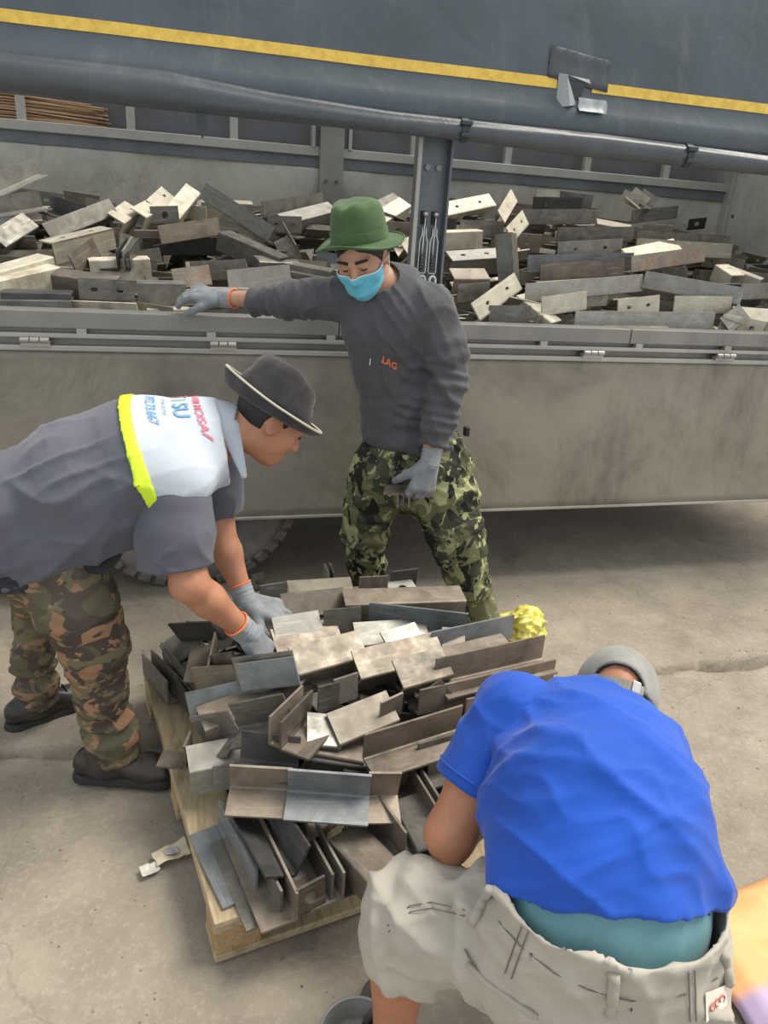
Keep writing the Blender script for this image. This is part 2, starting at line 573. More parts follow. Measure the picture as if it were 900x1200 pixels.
        for i in range(n):
            for j in range(k - 1):
                F.append((i * k + j, i * k + j + 1, ((i + 1) % n) * k + j + 1, ((i + 1) % n) * k + j))
            F.append((i * k + k - 1, i * k, ((i + 1) % n) * k, ((i + 1) % n) * k + k - 1))
        wh = obj('wheel', mesh_np('wheel', V, F), MAT['rubber'], t, True, label='black truck tyre with chunky shoulder lugs')
        if wy < 4:
            nl = 44
            for i in range(nl):
                a0 = 2 * math.pi * i / nl
                mb = MB()
                V = []
                for r, w in ((0.505, 0.06), (0.502, 0.02), (0.462, 0.0), (0.45, 0.03), (0.48, 0.10), (0.5055, 0.10)):
                    for da in (-0.047, 0.047):
                        V.append((-0.01 + r * math.cos(a0 + da), wy + w - 0.004, R + r * math.sin(a0 + da)))
                F = [(0, 1, 3, 2), (2, 3, 5, 4), (4, 5, 7, 6), (6, 7, 9, 8), (8, 9, 11, 10), (10, 11, 1, 0), (0, 2, 4, 6, 8, 10), (1, 11, 9, 7, 5, 3)]
                mb.add(V, F)
                mb.build('tread_lug', MAT['rubber'], wh)
        rim = MB()
        rim.tube([(-0.01, wy + 0.05, R), (-0.01, wy + 0.22, R)], 0.285, 40)
        rim.build('wheel_rim', MAT['rim'], wh)
        MB().tube([(-0.01, wy + 0.02, R), (-0.01, wy + 0.12, R)], 0.11, 20).build('wheel_hub', MAT['chassis'], wh)
    return t


TRUCK = build_truck()


# ================================================================== tarpaulin
def tarp_mat(name, c, rough=0.42):
    m, nt, b = base_mat(name)
    v = texco(nt)
    f = nz(nt, v, 2.2, 6, 0.6, 0.5)
    col = ramp(nt, f, [(0.3, sc3(c, 0.85)), (0.7, sc3(c, 1.2))])
    dust = nz(nt, texco(nt, 'Object', (1, 1, 0.3)), 9, 6, 0.7)
    col = mixc(nt, ramp(nt, dust, [(0.55, 0.0), (0.8, 0.25)]), col, (0.25, 0.26, 0.26))
    nt.links.new(col, b.inputs['Base Color'])
    setb(b, rough, 0, 0.6)
    bump(nt, b, nz(nt, v, 4, 4, 0.5, 1.0), 0.35, 0.02)
    return m


MAT['tarp'] = tarp_mat('slate_tarpaulin', (0.058, 0.075, 0.088))
MAT['tarp_roll'] = tarp_mat('slate_tarpaulin_roll', (0.06, 0.068, 0.076), 0.38)
MAT['far_tarp'] = tarp_mat('far_tarpaulin', (0.10, 0.105, 0.115), 0.6)


def tarp_y(x, z):
    """the sheet leans back as it climbs and billows a little"""
    d = z - 1.98
    return 2.965 + 0.06 * d + 0.10 * d * d - 0.03 * math.exp(-((z - 2.02) / 0.05) ** 2) + 0.012 * noise.noise((x * 1.3, z * 1.6, 0.4)) + 0.006 * noise.noise((x * 3.7 + z, z * 4.1, 7.0))


def roll_c(x):
    xs = [-3.2, -0.54, -0.02, 0.3, 0.73, 1.6, 2.4, 4.1]
    zt = [2.03, 2.035, 2.032, 2.005, 1.985, 1.985, 1.968, 1.96]
    zb = [1.91, 1.918, 1.915, 1.914, 1.913, 1.897, 1.893, 1.89]
    a, b_ = np.interp(x, xs, zt), np.interp(x, xs, zb)
    return (a + b_) / 2, (a - b_) / 2


def build_tarp():
    t = empty('tarpaulin', 'dark slate tarpaulin with a yellow stripe, rolled up along the truck side', 'tarpaulin', (0, 3.0, 1.9))
    xs = np.arange(-3.2, 4.11, 0.05)
    zs = np.linspace(1.95, 2.76, 24)
    V = [(x, tarp_y(x, z), z) for x in xs for z in zs]
    nx, n2 = len(xs), len(zs)
    I = np.arange(nx * n2).reshape(nx, n2)
    F = np.stack([I[:-1, :-1], I[1:, :-1], I[1:, 1:], I[:-1, 1:]], -1).reshape(-1, 4)
    o = obj('sheet', mesh_np('sheet', V, F), MAT['tarp'], t, True)
    s = o.modifiers.new('thickness', 'SOLIDIFY')
    s.thickness = 0.004
    s.offset = -1
    # painted stripe band stitched on
    m, nt, b = base_mat('yellow_stripe')
    v = texco(nt)
    f = nz(nt, v, 30, 6, 0.7)
    c = ramp(nt, f, [(0.3, (0.58, 0.36, 0.05)), (0.6, (0.78, 0.53, 0.09)), (0.8, (0.82, 0.62, 0.2))])
    nt.links.new(c, b.inputs['Base Color'])
    setb(b, 0.5)
    V = [(x, tarp_y(x, z) - 0.003, z) for x in xs if not 1.42 < x < 1.5 for z in (2.123, 2.142, 2.16)]
    n = len(V) // 3
    xx = [p[0] for p in V[::3]]
    F = []
    for i in range(n - 1):
        if xx[i + 1] - xx[i] > 0.08:
            continue
        for j in range(2):
            F.append((i * 3 + j, i * 3 + 3 + j, i * 3 + 4 + j, i * 3 + 1 + j))
    obj('stripe', mesh_np('stripe', V, F), m, t, True, label='yellow stripe')
    # the rolled hem
    V, F = [], []
    n = 28
    xs2 = np.arange(-3.2, 4.11, 0.04)
    for x in xs2:
        cz, r = roll_c(x)
        for k in range(n):
            a = 2 * math.pi * k / n
            w = 1 + 0.06 * noise.noise((x * 1.5, math.cos(a) * 1.5, math.sin(a) * 1.5)) - 0.13 * math.exp(-((a - 2.4 - 0.5 * noise.noise((x * 0.8, 0, 0))) / 0.16) ** 2) - 0.06 * math.exp(-((a - 3.3 + 0.4 * noise.noise((x * 0.6, 4, 0))) / 0.12) ** 2)
            V.append((x, 2.945 + 0.85 * r * w * math.cos(a), cz + r * w * math.sin(a)))
    for i in range(len(xs2) - 1):
        for k in range(n):
            F.append((i * n + k, (i + 1) * n + k, (i + 1) * n + (k + 1) % n, i * n + (k + 1) % n))
    F.append(tuple(range(n)))
    F.append(tuple((len(xs2) - 1) * n + k for k in range(n))[::-1])
    obj('rolled_hem', mesh_np('rolled_hem', V, F), MAT['tarp_roll'], t, True, label='rolled lower hem')
    # straps round the roll
    dk = plain('strap_black', (0.035, 0.04, 0.045), 0.5)
    for sx in (1.03, 1.995, -1.3, 3.0):
        cz, r = roll_c(sx)
        mb = MB()
        pts = [(0.9 * (r + 0.004) * math.cos(a), (r + 0.004) * math.sin(a)) for a in np.linspace(math.pi * 0.55, math.pi * 1.5, 14)]
        for (a0, b0), (a1, b1) in zip(pts[:-1], pts[1:]):
            mb.add([(sx - .014, 2.945 + a0, cz + b0), (sx + .014, 2.945 + a0, cz + b0), (sx + .014, 2.945 + a1, cz + b1), (sx - .014, 2.945 + a1, cz + b1),
                    (sx - .014, 2.950 + a0, cz + b0), (sx + .014, 2.950 + a0, cz + b0), (sx + .014, 2.950 + a1, cz + b1), (sx - .014, 2.950 + a1, cz + b1)],
                   [(3, 2, 1, 0), (4, 5, 6, 7), (0, 1, 5, 4), (2, 3, 7, 6), (1, 2, 6, 5), (3, 0, 4, 7)])
        st = mb.build('strap', dk, t)
        yb = 2.945 - 0.9 * r
        MB().box(sx - 0.022, sx + 0.022, yb - 0.012, yb + 0.01, cz + r * 0.35, cz + r * 0.75).build('buckle', dk, st, bevel=0.003)
        MB().box(sx - 0.02, sx + 0.02, yb - 0.012, yb + 0.01, cz - r * 0.7, cz - r * 0.3).build('keeper', dk, st, bevel=0.003)
    mb = MB().box(0.062, 0.096, 2.93, 2.942, 1.865, 1.93)
    mb.tube([(0.079, 2.936, 1.868), (0.08, 2.936, 1.84)], 0.004, 6)
    mb.build('tie_tag', dk, t)
    # torn patch: welded flap and a curled tongue
    V, F = [], []
    for i in range(9):
        for j in range(5):
            x = 1.36 + 0.032 * i
            z = 2.262 - 0.012 * i * 0.3 - 0.026 * j
            V.append((x, tarp_y(x, z) - 0.006 - 0.006 * noise.noise((x * 22, z * 20, 2)) - (0.012 if j == 0 else 0), z))
    for i in range(8):
        for j in range(4):
            F.append((i * 5 + j + 1, i * 5 + 6 + j, i * 5 + 5 + j, i * 5 + j))
    p = obj('patch', mesh_np('patch', V, F), MAT['tarp_roll'], t, True)
    p.modifiers.new('t', 'SOLIDIFY').thickness = 0.003
    lt = tarp_mat('tarp_underside', (0.3, 0.32, 0.33), 0.45)
    y0 = tarp_y(1.46, 2.12)
    V = [(1.40, y0 - .004, 2.175), (1.425, y0 - .03, 2.165), (1.405, y0 - .004, 2.06), (1.45, y0 - .035, 2.065), (1.485, y0 - .012, 2.075), (1.44, y0 - .012, 2.17), (1.53, y0 - .006, 2.165), (1.535, y0 - .012, 2.15)]
    obj('torn_flap', mesh_np('torn_flap', V, [(0, 2, 1), (1, 2, 3), (1, 3, 4), (5, 7, 6), (0, 1, 5)]), lt, t, False)
    MB().add([(1.45, y0 - .005, 2.155), (1.515, y0 - .005, 2.15), (1.50, y0 - .006, 2.085), (1.455, y0 - .006, 2.09)], [(0, 3, 2, 1)]).build('tear', dk, t)
    V, F = [], []
    for i in range(11):
        for j in range(4):
            x, z = 1.49 + 0.012 * i, 2.10 - 0.016 * j
            V.append((x, tarp_y(x, z) - 0.012 - 0.014 * noise.noise((x * 40, z * 50, 5)), z))
    for i in range(10):
        for j in range(3):
            F.append((i * 4 + j + 1, i * 4 + 5 + j, i * 4 + 4 + j, i * 4 + j))
    obj('crumpled_edge', mesh_np('crumpled_edge', V, F), lt, t, True)
    # far side sheet closing the openings above the far wall
    f2 = empty('far_tarpaulin', 'grey tarpaulin closing the far side of the truck above its wall', 'tarpaulin', (0, 5.3, 1.9))
    V = [(x, 5.30 + 0.015 * noise.noise((x * 2, z * 2, 1)), z) for x in xs for z in zs]
    F = np.stack([I[:-1, :-1], I[1:, :-1], I[1:, 1:], I[:-1, 1:]], -1).reshape(-1, 4)
    o = obj('sheet', mesh_np('sheet', V, F), MAT['far_tarp'], f2, True)
    o.modifiers.new('t', 'SOLIDIFY').thickness = 0.004
    # bundled rods lying on the far rail, seen through the gap
    m, nt, b = base_mat('copper_brown_rod')
    vv = texco(nt, 'Object', (0.6, 30, 60))
    nt.links.new(ramp(nt, nz(nt, vv, 1.5, 3), [(0.3, (0.16, 0.09, 0.05)), (0.5, (0.4, 0.25, 0.14)), (0.7, (0.55, 0.4, 0.26))]), b.inputs['Base Color'])
    setb(b, 0.55, 0.2)
    r = MB()
    for i in range(3):
        for j in range(10):
            z = 2.03 + 0.013 * j
            y = 5.252 + 0.013 * i
            r.tube([(-2.0, y, z - 0.01), (-0.95, y, z + RNG.uniform(-.006, .008)), (-0.40 + RNG.uniform(-0.10, 0.03), y, z + RNG.uniform(-.012, .012) - 0.02)], 0.0055, 6)
    o = r.build('brown_rod_bundle', m, None, True, kind='stuff')
    tag(o, 'bundle of thin copper-brown rods behind the far rail of the truck', 'rods')
    return t


build_tarp()

# ================================================================== pallet
PU = np.array([0.983, 0.185, 0.0])
PU /= np.linalg.norm(PU)
PV = np.array([-PU[1], PU[0], 0.0])
PO = np.array([0.018, 1.243, 0.0])
PZ = np.array([0, 0, 1.0])


def pal(u, v, z=0.0):
    return PO + PU * u + PV * v + PZ * z


def wood(name, c):
    m, nt, b = base_mat(name)
    v = texco(nt, 'Object', (9, 1.2, 9), (0, 0, -0.186))
    f = nz(nt, v, 5, 6, 0.65, 0.9)
    col = ramp(nt, f, [(0.28, sc3(c, 0.55)), (0.5, c), (0.75, sc3(c, 1.25))])
    g = nz(nt, texco(nt), 2.3, 5)
    col = mixc(nt, ramp(nt, g, [(0.48, 0.0), (0.68, 0.55)]), col, (0.2, 0.155, 0.1))
    nt.links.new(col, b.inputs['Base Color'])
    setb(b, 0.8, 0, 0.2)
    bump(nt, b, f, 0.5, 0.004)
    return m


MAT['wood'] = wood('pallet_pine', (0.42, 0.335, 0.21))
MAT['wood2'] = wood('pallet_pine_end', (0.42, 0.28, 0.14))


def build_pallet():
    t = empty('wooden_pallet', 'rough pine pallet under the heap of steel angle offcuts', 'pallet', tuple(pal(0.52, 0.53)))
    L = 1.05
    # bottom skids run along u, blocks stand on them, stringers along v, deck boards along u / edge board along v
    for v0 in (0.0, 0.47, 0.95):
        MB().frame_box(pal(0, v0, 0.0), PU * L, PV * 0.10, PZ * 0.022).build('skid', MAT['wood'], t, bevel=0.003)
        for u0 in (0.0, 0.47, 0.94):
            MB().frame_box(pal(u0 + 0.002, v0 + 0.001, 0.022), PU * 0.108, PV * 0.098, PZ * 0.07).build('block', MAT['wood2'], t, bevel=0.004)
    for u0 in (0.0, 0.47, 0.94):
        MB().frame_box(pal(u0, 0 if u0 == 0 else 0.05, 0.092), PU * 0.11, PV * (L if u0 == 0 else L - 0.05), PZ * 0.02).build('stringer', MAT['wood'], t, bevel=0.003)
    for u0, w in ((0, 0.125), (0.16, 0.1), (0.31, 0.1), (0.46, 0.11), (0.62, 0.1), (0.77, 0.1), (0.925, 0.125)):
        MB().frame_box(pal(u0, -0.004 if u0 == 0 else 0.075, 0.112), PU * w, PV * (L + 0.008 if u0 == 0 else L - 0.075), PZ * 0.019).build('deck_board', MAT['wood'], t, bevel=0.003)
    return t


build_pallet()


# ================================================================== steel angle offcuts
TH = 0.0065
_cache = {}


def plate_with_holes(L, W, holes):
    """flat flange in the XY plane, 0..L by 0..W, thickness TH, with real slots"""
    cu = bpy.data.curves.new('p', 'CURVE')
    cu.dimensions = '2D'
    cu.fill_mode = 'BOTH'
    cu.extrude = TH / 2

    def poly(pts):
        s = cu.splines.new('POLY')
        s.points.add(len(pts) - 1)
        for p, q in zip(s.points, pts):
            p.co = (q[0], q[1], 0, 1)
        s.use_cyclic_u = True
    poly([(0, 0), (L, 0), (L, W), (0, W)])
    for hx, hy, hl, hr in holes:
        pts = []
        for k in range(7):
            a = -math.pi / 2 + math.pi * k / 6
            pts.append((hx + hl / 2 + hr * math.cos(a), hy + hr * math.sin(a)))
        for k in range(7):
            a = math.pi / 2 + math.pi * k / 6
            pts.append((hx - hl / 2 + hr * math.cos(a), hy + hr * math.sin(a)))
        poly(pts)
    o = bpy.data.objects.new('p', cu)
    COL.objects.link(o)
    dg = bpy.context.evaluated_depsgraph_get()
    me = bpy.data.meshes.new_from_object(o.evaluated_get(dg))
    V = [(v.co.x, v.co.y, v.co.z + TH / 2) for v in me.vertices]
    F = [tuple(p.vertices) for p in me.polygons]
    bpy.data.objects.remove(o)
    return V, F


def angle_mesh(L, W, hole, m):
    """L-profile bar; bend line along X, one flange along +Y, the other along +Z"""
    key = (round(L, 2), round(W, 3), hole, m)
    if key in _cache:
        return _cache[key]
    L = key[0]
    if hole:
        d = L / 2 if hole == 2 else L
        hs = [(L * 0.27, W * 0.52, 0.012, 0.008), (L * 0.73, W * 0.52, 0.012, 0.008)] if hole == 2 else [(L * 0.5, W * 0.5, 0.0, 0.017)]
        V, F = plate_with_holes(L, W, hs)
        mb = MB().add([(a, TH + 0.0, b_) if False else (a, c, b_) for a, b_, c in V], [f[::-1] for f in F])   # flange standing up, with holes
        mb.box(0, L, 0, W, 0, TH)
    else:
        mb = MB()
        r = TH * 0.9
        prof = [(0, W), (0, r * 0.8), (r * 0.3, r * 0.3), (r * 0.8, 0), (W, 0), (W, TH), (TH * 1.8, TH), (TH * 1.2, TH * 1.2), (TH, TH * 1.8), (TH, W)]
        n = len(prof)
        Vs = [(x, a, b_) for x in (0, L) for a, b_ in prof]
        F = [(i, i + n, (i + 1) % n + n, (i + 1) % n) for i in range(n)]
        F += [(0, 1, 2, 7, 8, 9), (2, 3, 4, 5, 6, 7), (n + 9, n + 8, n + 7, n + 2, n + 1, n), (n + 7, n + 6, n + 5, n + 4, n + 3, n + 2)]
        mb.add(Vs, F)
    me = mesh_np('angle_offcut', mb.v, mb.f)
    bm = bmesh.new()
    bm.from_mesh(me)
    bmesh.ops.recalc_face_normals(bm, faces=bm.faces)
    bm.to_mesh(me)
    bm.free()
    me.materials.append(MAT[m])
    _cache[key] = me
    return me


def rot_from(A, B, phi):
    X = B - A
    L = np.linalg.norm(X)
    X = X / L
    Z = PZ - X * X[2]
    Z /= np.linalg.norm(Z)
    Y = np.cross(Z, X)
    c, s = math.cos(phi), math.sin(phi)
    Y2 = Y * c + Z * s
    Z2 = -Y * s + Z * c
    return L, np.stack([X, Y2, Z2], 1)


COUNT = {'pallet': 0, 'truck': 0}
PLACED = {'pallet': [], 'truck': []}


def place_angle(A, R, L, W, m, where, hole=0, label=None):
    o = bpy.data.objects.new('steel_angle_offcut', angle_mesh(L, W, hole, m))
    COL.objects.link(o)
    M = Matrix.Identity(4)
    for i in range(3):
        for j in range(3):
            M[i][j] = R[i, j]
        M[i][3] = A[i]
    o.matrix_world = M
    cn = {'st_blue': 'blue-grey', 'st_grey': 'grey', 'st_brown': 'brown-grey', 'st_tan': 'dusty tan', 'st_dark': 'dark', 'st_pale': 'pale grey', 'st_rust': 'rust-stained', 'st_bright': 'dusty cream'}[m]
    ln = 'short' if L < 0.15 else ('long' if L > 0.33 else 'mid-length')
    hl = {0: '', 1: ' holed', 2: ' slotted'}[hole]
    up1, up2 = R[2, 1], R[2, 2]
    att = 'ridge up' if up1 < -0.3 and up2 < 0.5 or up2 < -0.3 else ('open upward' if up1 > 0.35 and up2 > 0.35 else ('flange upright' if up2 > 0.85 or up1 > 0.85 else 'tilted'))
    c = np.array(A) + R[:, 0] * L / 2
    if where == 'pallet':
        q = c - PO
        u, v = q @ PU, q @ PV
        if v < 0.33:
            pl = 'on pallet front beside the wrapper' if u < 0.3 else 'on pallet front beside the blue sleeve'
        elif v < 0.68:
            pl = 'on pallet beside the dusty boot' if u < 0.3 else ('in the middle of the pallet heap' if u < 0.7 else 'on pallet beside the blue shirt')
        else:
            pl = 'on pallet under the working gloves' if u < 0.42 else ('on pallet before the camouflage legs' if u < 0.8 else 'on pallet beside the yellow bag')
    else:
        row = 'along the bed rail' if c[1] < 3.5 else ('mid-slope' if c[1] < 4.2 else 'against the far wall')
        pl = row + (' near the gloved hand' if c[0] < 0.1 else (' behind the green hat' if c[0] < 0.8 else (' by the latch post' if c[0] < 1.7 else (' past the latch post' if c[0] < 2.9 else ' by the headboard'))))
    tag(o, label or f'{ln}{hl} {cn} angle, {att}, {pl}', 'steel angle', 'steel angle offcuts ' + ('on the pallet' if where == 'pallet' else 'on the truck bed'))
    COUNT[where] += 1
    return o


def hit(px, py, zs, off=0.0):
    """where the sight line of a pixel meets the heap surface zs(x, y)"""
    d = ray(px, py)
    t0, t1 = None, None
    prev = 0.4
    for t in np.arange(0.4, 7.5, 0.02):
        p = EYE + d * t
        if p[2] < zs(p[0], p[1]) + off:
            t0, t1 = prev, t
            break
        prev = t
    if t0 is None:
        return EYE + d * 7.0
    for _ in range(18):
        tm = (t0 + t1) / 2
        p = EYE + d * tm
        if p[2] < zs(p[0], p[1]) + off:
            t1 = tm
        else:
            t0 = tm
    return EYE + d * t1


def sstep(x):
    x = min(1.0, max(0.0, x))
    return x * x * (3 - 2 * x)


def zs_pallet(x, y):
    q = np.array([x, y, 0]) - PO
    u, v = q @ PU, q @ PV
    if u < -0.03 or v < -0.03 or u > 1.24 or v > 1.2:
        return 0.0
    e = min(u / 0.30, (1.28 - u) / 0.22, (v + 0.02) / 0.34, (1.3 - v) / 0.4)
    return 0.136 + 0.26 * sstep(e)


DEG = math.pi / 180
# bend-line ends in the frame, roll about the bend line, colour, lift above the heap surface, slots
PAL = [
    # standing fins and bars on the near edge
    (302, 1049, 258, 966, 0, 'st_blue', 0.0, 0, 0.134), (331, 1076, 283, 976, 0, 'st_grey', 0.0, 0, 0.134), (349, 1079, 300, 972, 0, 'st_brown', 0.012, 0, 0.148),
    (350, 1076, 382, 1058, 0, 'st_brown', 0.005, 1, 0.15), (390, 1056, 352, 984, 0, 'st_grey', 0.0, 0, 0.148), (403, 1054, 366, 985, 0, 'st_grey', 0.0, 0, 0.148),
    (347, 1028, 301, 952, 25, 'st_dark', 0.07, 0, 0.205), (362, 992, 322, 948, 80, 'st_brown', 0.05, 0, 0.195), (355, 992, 386, 968, -75, 'st_brown', 0.06, 0, 0.225),
    (385, 984, 428, 1031, -84, 'st_brown', 0.085, 0, 0.235), (474, 1007, 438, 955, 0, 'st_brown', 0.045, 0, 0.215), (458, 940, 490, 1000, -80, 'st_grey', 0.06, 0, 0.25),
    (512, 970, 478, 912, 5, 'st_grey', 0.02, 0, 0.22), (505, 975, 470, 915, 5, 'st_brown', 0.02, 0, 0.215), (455, 1020, 484, 1012, -85, 'st_pale', 0.03, 0, 0.2),
    (500, 1012, 520, 985, -80, 'st_dark', 0.05, 0, 0.22), (425, 1045, 398, 1000, 5, 'st_dark', 0.0, 0, 0.14),
    # front row facing out
    (342, 924, 270, 920, -14, 'st_brown', 0.06, 0, 0.3), (433, 932, 339, 925, -14, 'st_blue', 0.062, 0, 0.305), (465, 931, 428, 931, -10, 'st_brown', 0.05, 0, 0.295),
    (350, 899, 283, 891, 10, 'st_dark', 0.03, 0, 0.31), (222, 905, 291, 891, -82, 'st_pale', 0.075, 0, 0.27), (251, 929, 300, 922, 0, 'st_pale', 0.0, 0, 0.2),
    (219, 903, 226, 886, 0, 'st_brown', 0.04, 0, 0.2), (285, 861, 241, 867, -8, 'st_grey', 0.03, 1), (346, 842, 284, 853, -5, 'st_grey', 0.03, 0),
    (240, 856, 401, 797, -80, 'st_brown', 0.055, 0), (231, 845, 330, 810, -84, 'st_grey', 0.05, 0), (224, 846, 322, 824, -22, 'st_blue', 0.01, 0),
    (232, 814, 282, 811, -5, 'st_brown', 0.03, 0),
    # left fins
    (168, 792, 196, 826, 0, 'st_grey', 0.0, 0, 0.134), (178, 787, 226, 838, 0, 'st_grey', 0.008, 0, 0.15), (192, 778, 236, 832, 5, 'st_brown', 0.03, 0, 0.19), (203, 812, 224, 842, 5, 'st_dark', 0.01, 0, 0.15),
    (213, 753, 262, 751, 22, 'st_dark', 0.07, 0), (203, 782, 240, 755, -55, 'st_grey', 0.03, 0), (248, 802, 257, 758, 0, 'st_brown', 0.02, 0),
    (254, 800, 284, 795, 0, 'st_brown', 0.02, 0), (284, 812, 353, 804, -10, 'st_blue', 0.03, 0), (279, 804, 349, 797, -10, 'st_grey', 0.04, 0),
    # middle
    (325, 755, 381, 745, -48, 'st_pale', 0.03, 0), (326, 768, 402, 753, -60, 'st_brown', 0.01, 0), (380, 746, 422, 741, -10, 'st_grey', 0.01, 0), (351, 792, 431, 770, -58, 'st_tan', 0.06, 0),
    (424, 797, 522, 772, -55, 'st_tan', 0.045, 0), (474, 808, 533, 791, -58, 'st_tan', 0.095, 0), (392, 829, 418, 820, 0, 'st_grey', 0.03, 0), (373, 838, 394, 832, 0, 'st_grey', 0.02, 0),
    (363, 840, 326, 881, 0, 'st_brown', 0.05, 0, 0.37), (352, 834, 313, 874, 0, 'st_brown', 0.055, 0, 0.37), (399, 874, 471, 844, -55, 'st_tan', 0.065, 0), (360, 874, 399, 877, -60, 'st_pale', 0.05, 0),
    (362, 882, 425, 894, -78, 'st_brown', 0.04, 0), (365, 891, 429, 900, -80, 'st_dark', 0.035, 0), (537, 853, 423, 889, -6, 'st_brown', 0.06, 0),
    # far right long bars
    (490, 840, 646, 802, 0, 'st_brown', 0.02, 0), (633, 772, 508, 801, 0, 'st_brown', 0.03, 0), (505, 771, 601, 749, -4, 'st_blue', 0.01, 0), (520, 786, 607, 764, -80, 'st_brown', 0.06, 0),
    (546, 745, 433, 732, -4, 'st_blue', 0.03, 0), (405, 709, 546, 704, -84, 'st_brown', 0.11, 0), (420, 703, 453, 701, 0, 'st_brown', 0.02, 0), (456, 694, 487, 690, 8, 'st_dark', 0.01, 0),
    (463, 702, 494, 697, -75, 'st_pale', 0.04, 1), (340, 703, 415, 698, -72, 'st_tan', 0.05, 0), (332, 727, 407, 718, -35, 'st_brown', 0.03, 0), (305, 714, 335, 709, 0, 'st_pale', 0.01, 0),
    (419, 758, 503, 752, -66, 'st_pale', 0.03, 0), (462, 770, 502, 757, -62, 'st_pale', 0.035, 0), (518, 762, 544, 764, -70, 'st_tan', 0.05, 0), (592, 838, 541, 849, 0, 'st_brown', 0.05, 0),
    (562, 880, 487, 901, 0, 'st_grey', 0.02, 0), (548, 906, 498, 921, 0, 'st_grey', 0.03, 0), (462, 906, 482, 909, -75, 'st_tan', 0.05, 0),
    (487, 818, 505, 838, 0, 'st_brown', 0.03, 0), (386, 697, 381, 684, 0, 'st_pale', 0.02, 0), (392, 697, 387, 682, 0, 'st_pale', 0.02, 0), (296, 693, 308, 690, 0, 'st_pale', 0.01, 1),
    (440, 905, 400, 900, -70, 'st_dark', 0.02, 0), (445, 850, 470, 838, 10, 'st_brown', 0.01, 0),
]


class HMap:
    """height field used to let filler pieces come to rest on what already lies there"""

    def __init__(self, x0, x1, y0, y1, f, c=0.012):
        self.x0, self.y0, self.c = x0, y0, c
        self.nx, self.ny = int((x1 - x0) / c) + 1, int((y1 - y0) / c) + 1
        self.H = np.array([[f(x0 + i * c, y0 + j * c) for j in range(self.ny)] for i in range(self.nx)])

    def idx(self, P):
        i = np.clip(((P[:, 0] - self.x0) / self.c).round().astype(int), 0, self.nx - 1)
        j = np.clip(((P[:, 1] - self.y0) / self.c).round().astype(int), 0, self.ny - 1)
        return i, j

    def drop(self, P):
        i, j = self.idx(P)
        return np.max(self.H[i, j] - P[:, 2])

    def stamp(self, P):
        i, j = self.idx(P)
        np.maximum.at(self.H, (i, j), P[:, 2])


def samples(L, W):
    xs = np.linspace(0, L, max(3, int(L / 0.011)))
    ws = np.linspace(0, W, 8)
    a = np.array([(x, w, 0) for x in xs for w in ws])
    b_ = np.array([(x, 0, w) for x in xs for w in ws])
    up = np.array([(x, w, TH) for x in xs for w in ws])
    return np.concatenate([a, b_, up])


def rand_pose(yaw, pitch, roll):
    cx = np.array([math.cos(yaw) * math.cos(pitch), math.sin(yaw) * math.cos(pitch), math.sin(pitch)])
    return rot_from(np.zeros(3), cx, roll)[1]


FILLM = ['st_grey', 'st_grey', 'st_brown', 'st_brown', 'st_dark', 'st_blue', 'st_tan', 'st_pale', 'st_rust']
LENS = [0.14, 0.18, 0.22, 0.26, 0.3, 0.36]
ROLLS = [0, 0, -90, -90, 45, -45, 225, -70, 15, 200]


def fill(hm, where, n, pick, lim, mats, tries=26, lens=LENS, label=None):
    made = 0
    for k in range(n):
        best = None
        for _ in range(tries):
            L = lens[RNG.randint(len(lens))]
            W = 0.085 if where == 'pallet' else RNG.choice([0.075, 0.085, 0.1])
            x, y, yaw = pick()
            R = rand_pose(yaw, RNG.normal(0, 0.14), ROLLS[RNG.randint(len(ROLLS))] * DEG + RNG.normal(0, 0.12))
            S = samples(L, W) @ R.T + np.array([x, y, 0])
            z = hm.drop(S)
            top = S[:, 2].max() + z
            c = S.mean(0)
            over = top - lim(c[0], c[1])
            sc = z + S[:, 2].mean() - lim(c[0], c[1]) + max(0, over) * 3
            if best is None or sc < best[0]:
                best = (sc, over, x, y, z, R, L, W, S)
        sc, over, x, y, z, R, L, W, S = best
        if over > 0.035:
            continue
        S[:, 2] += z
        hm.stamp(S)
        place_angle(np.array([x, y, z]), R, L, W, mats[RNG.randint(len(mats))], where, 2 if RNG.rand() < (0.06 if where == 'pallet' else 0.22) else 0)
        made += 1
    return made


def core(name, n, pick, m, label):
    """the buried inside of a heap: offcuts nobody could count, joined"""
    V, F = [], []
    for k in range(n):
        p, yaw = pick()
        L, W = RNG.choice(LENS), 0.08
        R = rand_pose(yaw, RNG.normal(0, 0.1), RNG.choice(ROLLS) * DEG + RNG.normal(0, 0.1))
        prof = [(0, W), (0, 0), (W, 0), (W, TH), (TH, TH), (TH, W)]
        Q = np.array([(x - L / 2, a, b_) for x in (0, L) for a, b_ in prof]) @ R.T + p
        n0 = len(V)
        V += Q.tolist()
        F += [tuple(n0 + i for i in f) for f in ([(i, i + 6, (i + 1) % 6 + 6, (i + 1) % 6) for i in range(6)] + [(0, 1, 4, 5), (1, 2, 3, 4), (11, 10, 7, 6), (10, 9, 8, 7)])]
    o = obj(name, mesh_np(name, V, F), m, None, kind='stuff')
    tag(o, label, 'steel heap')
    return o


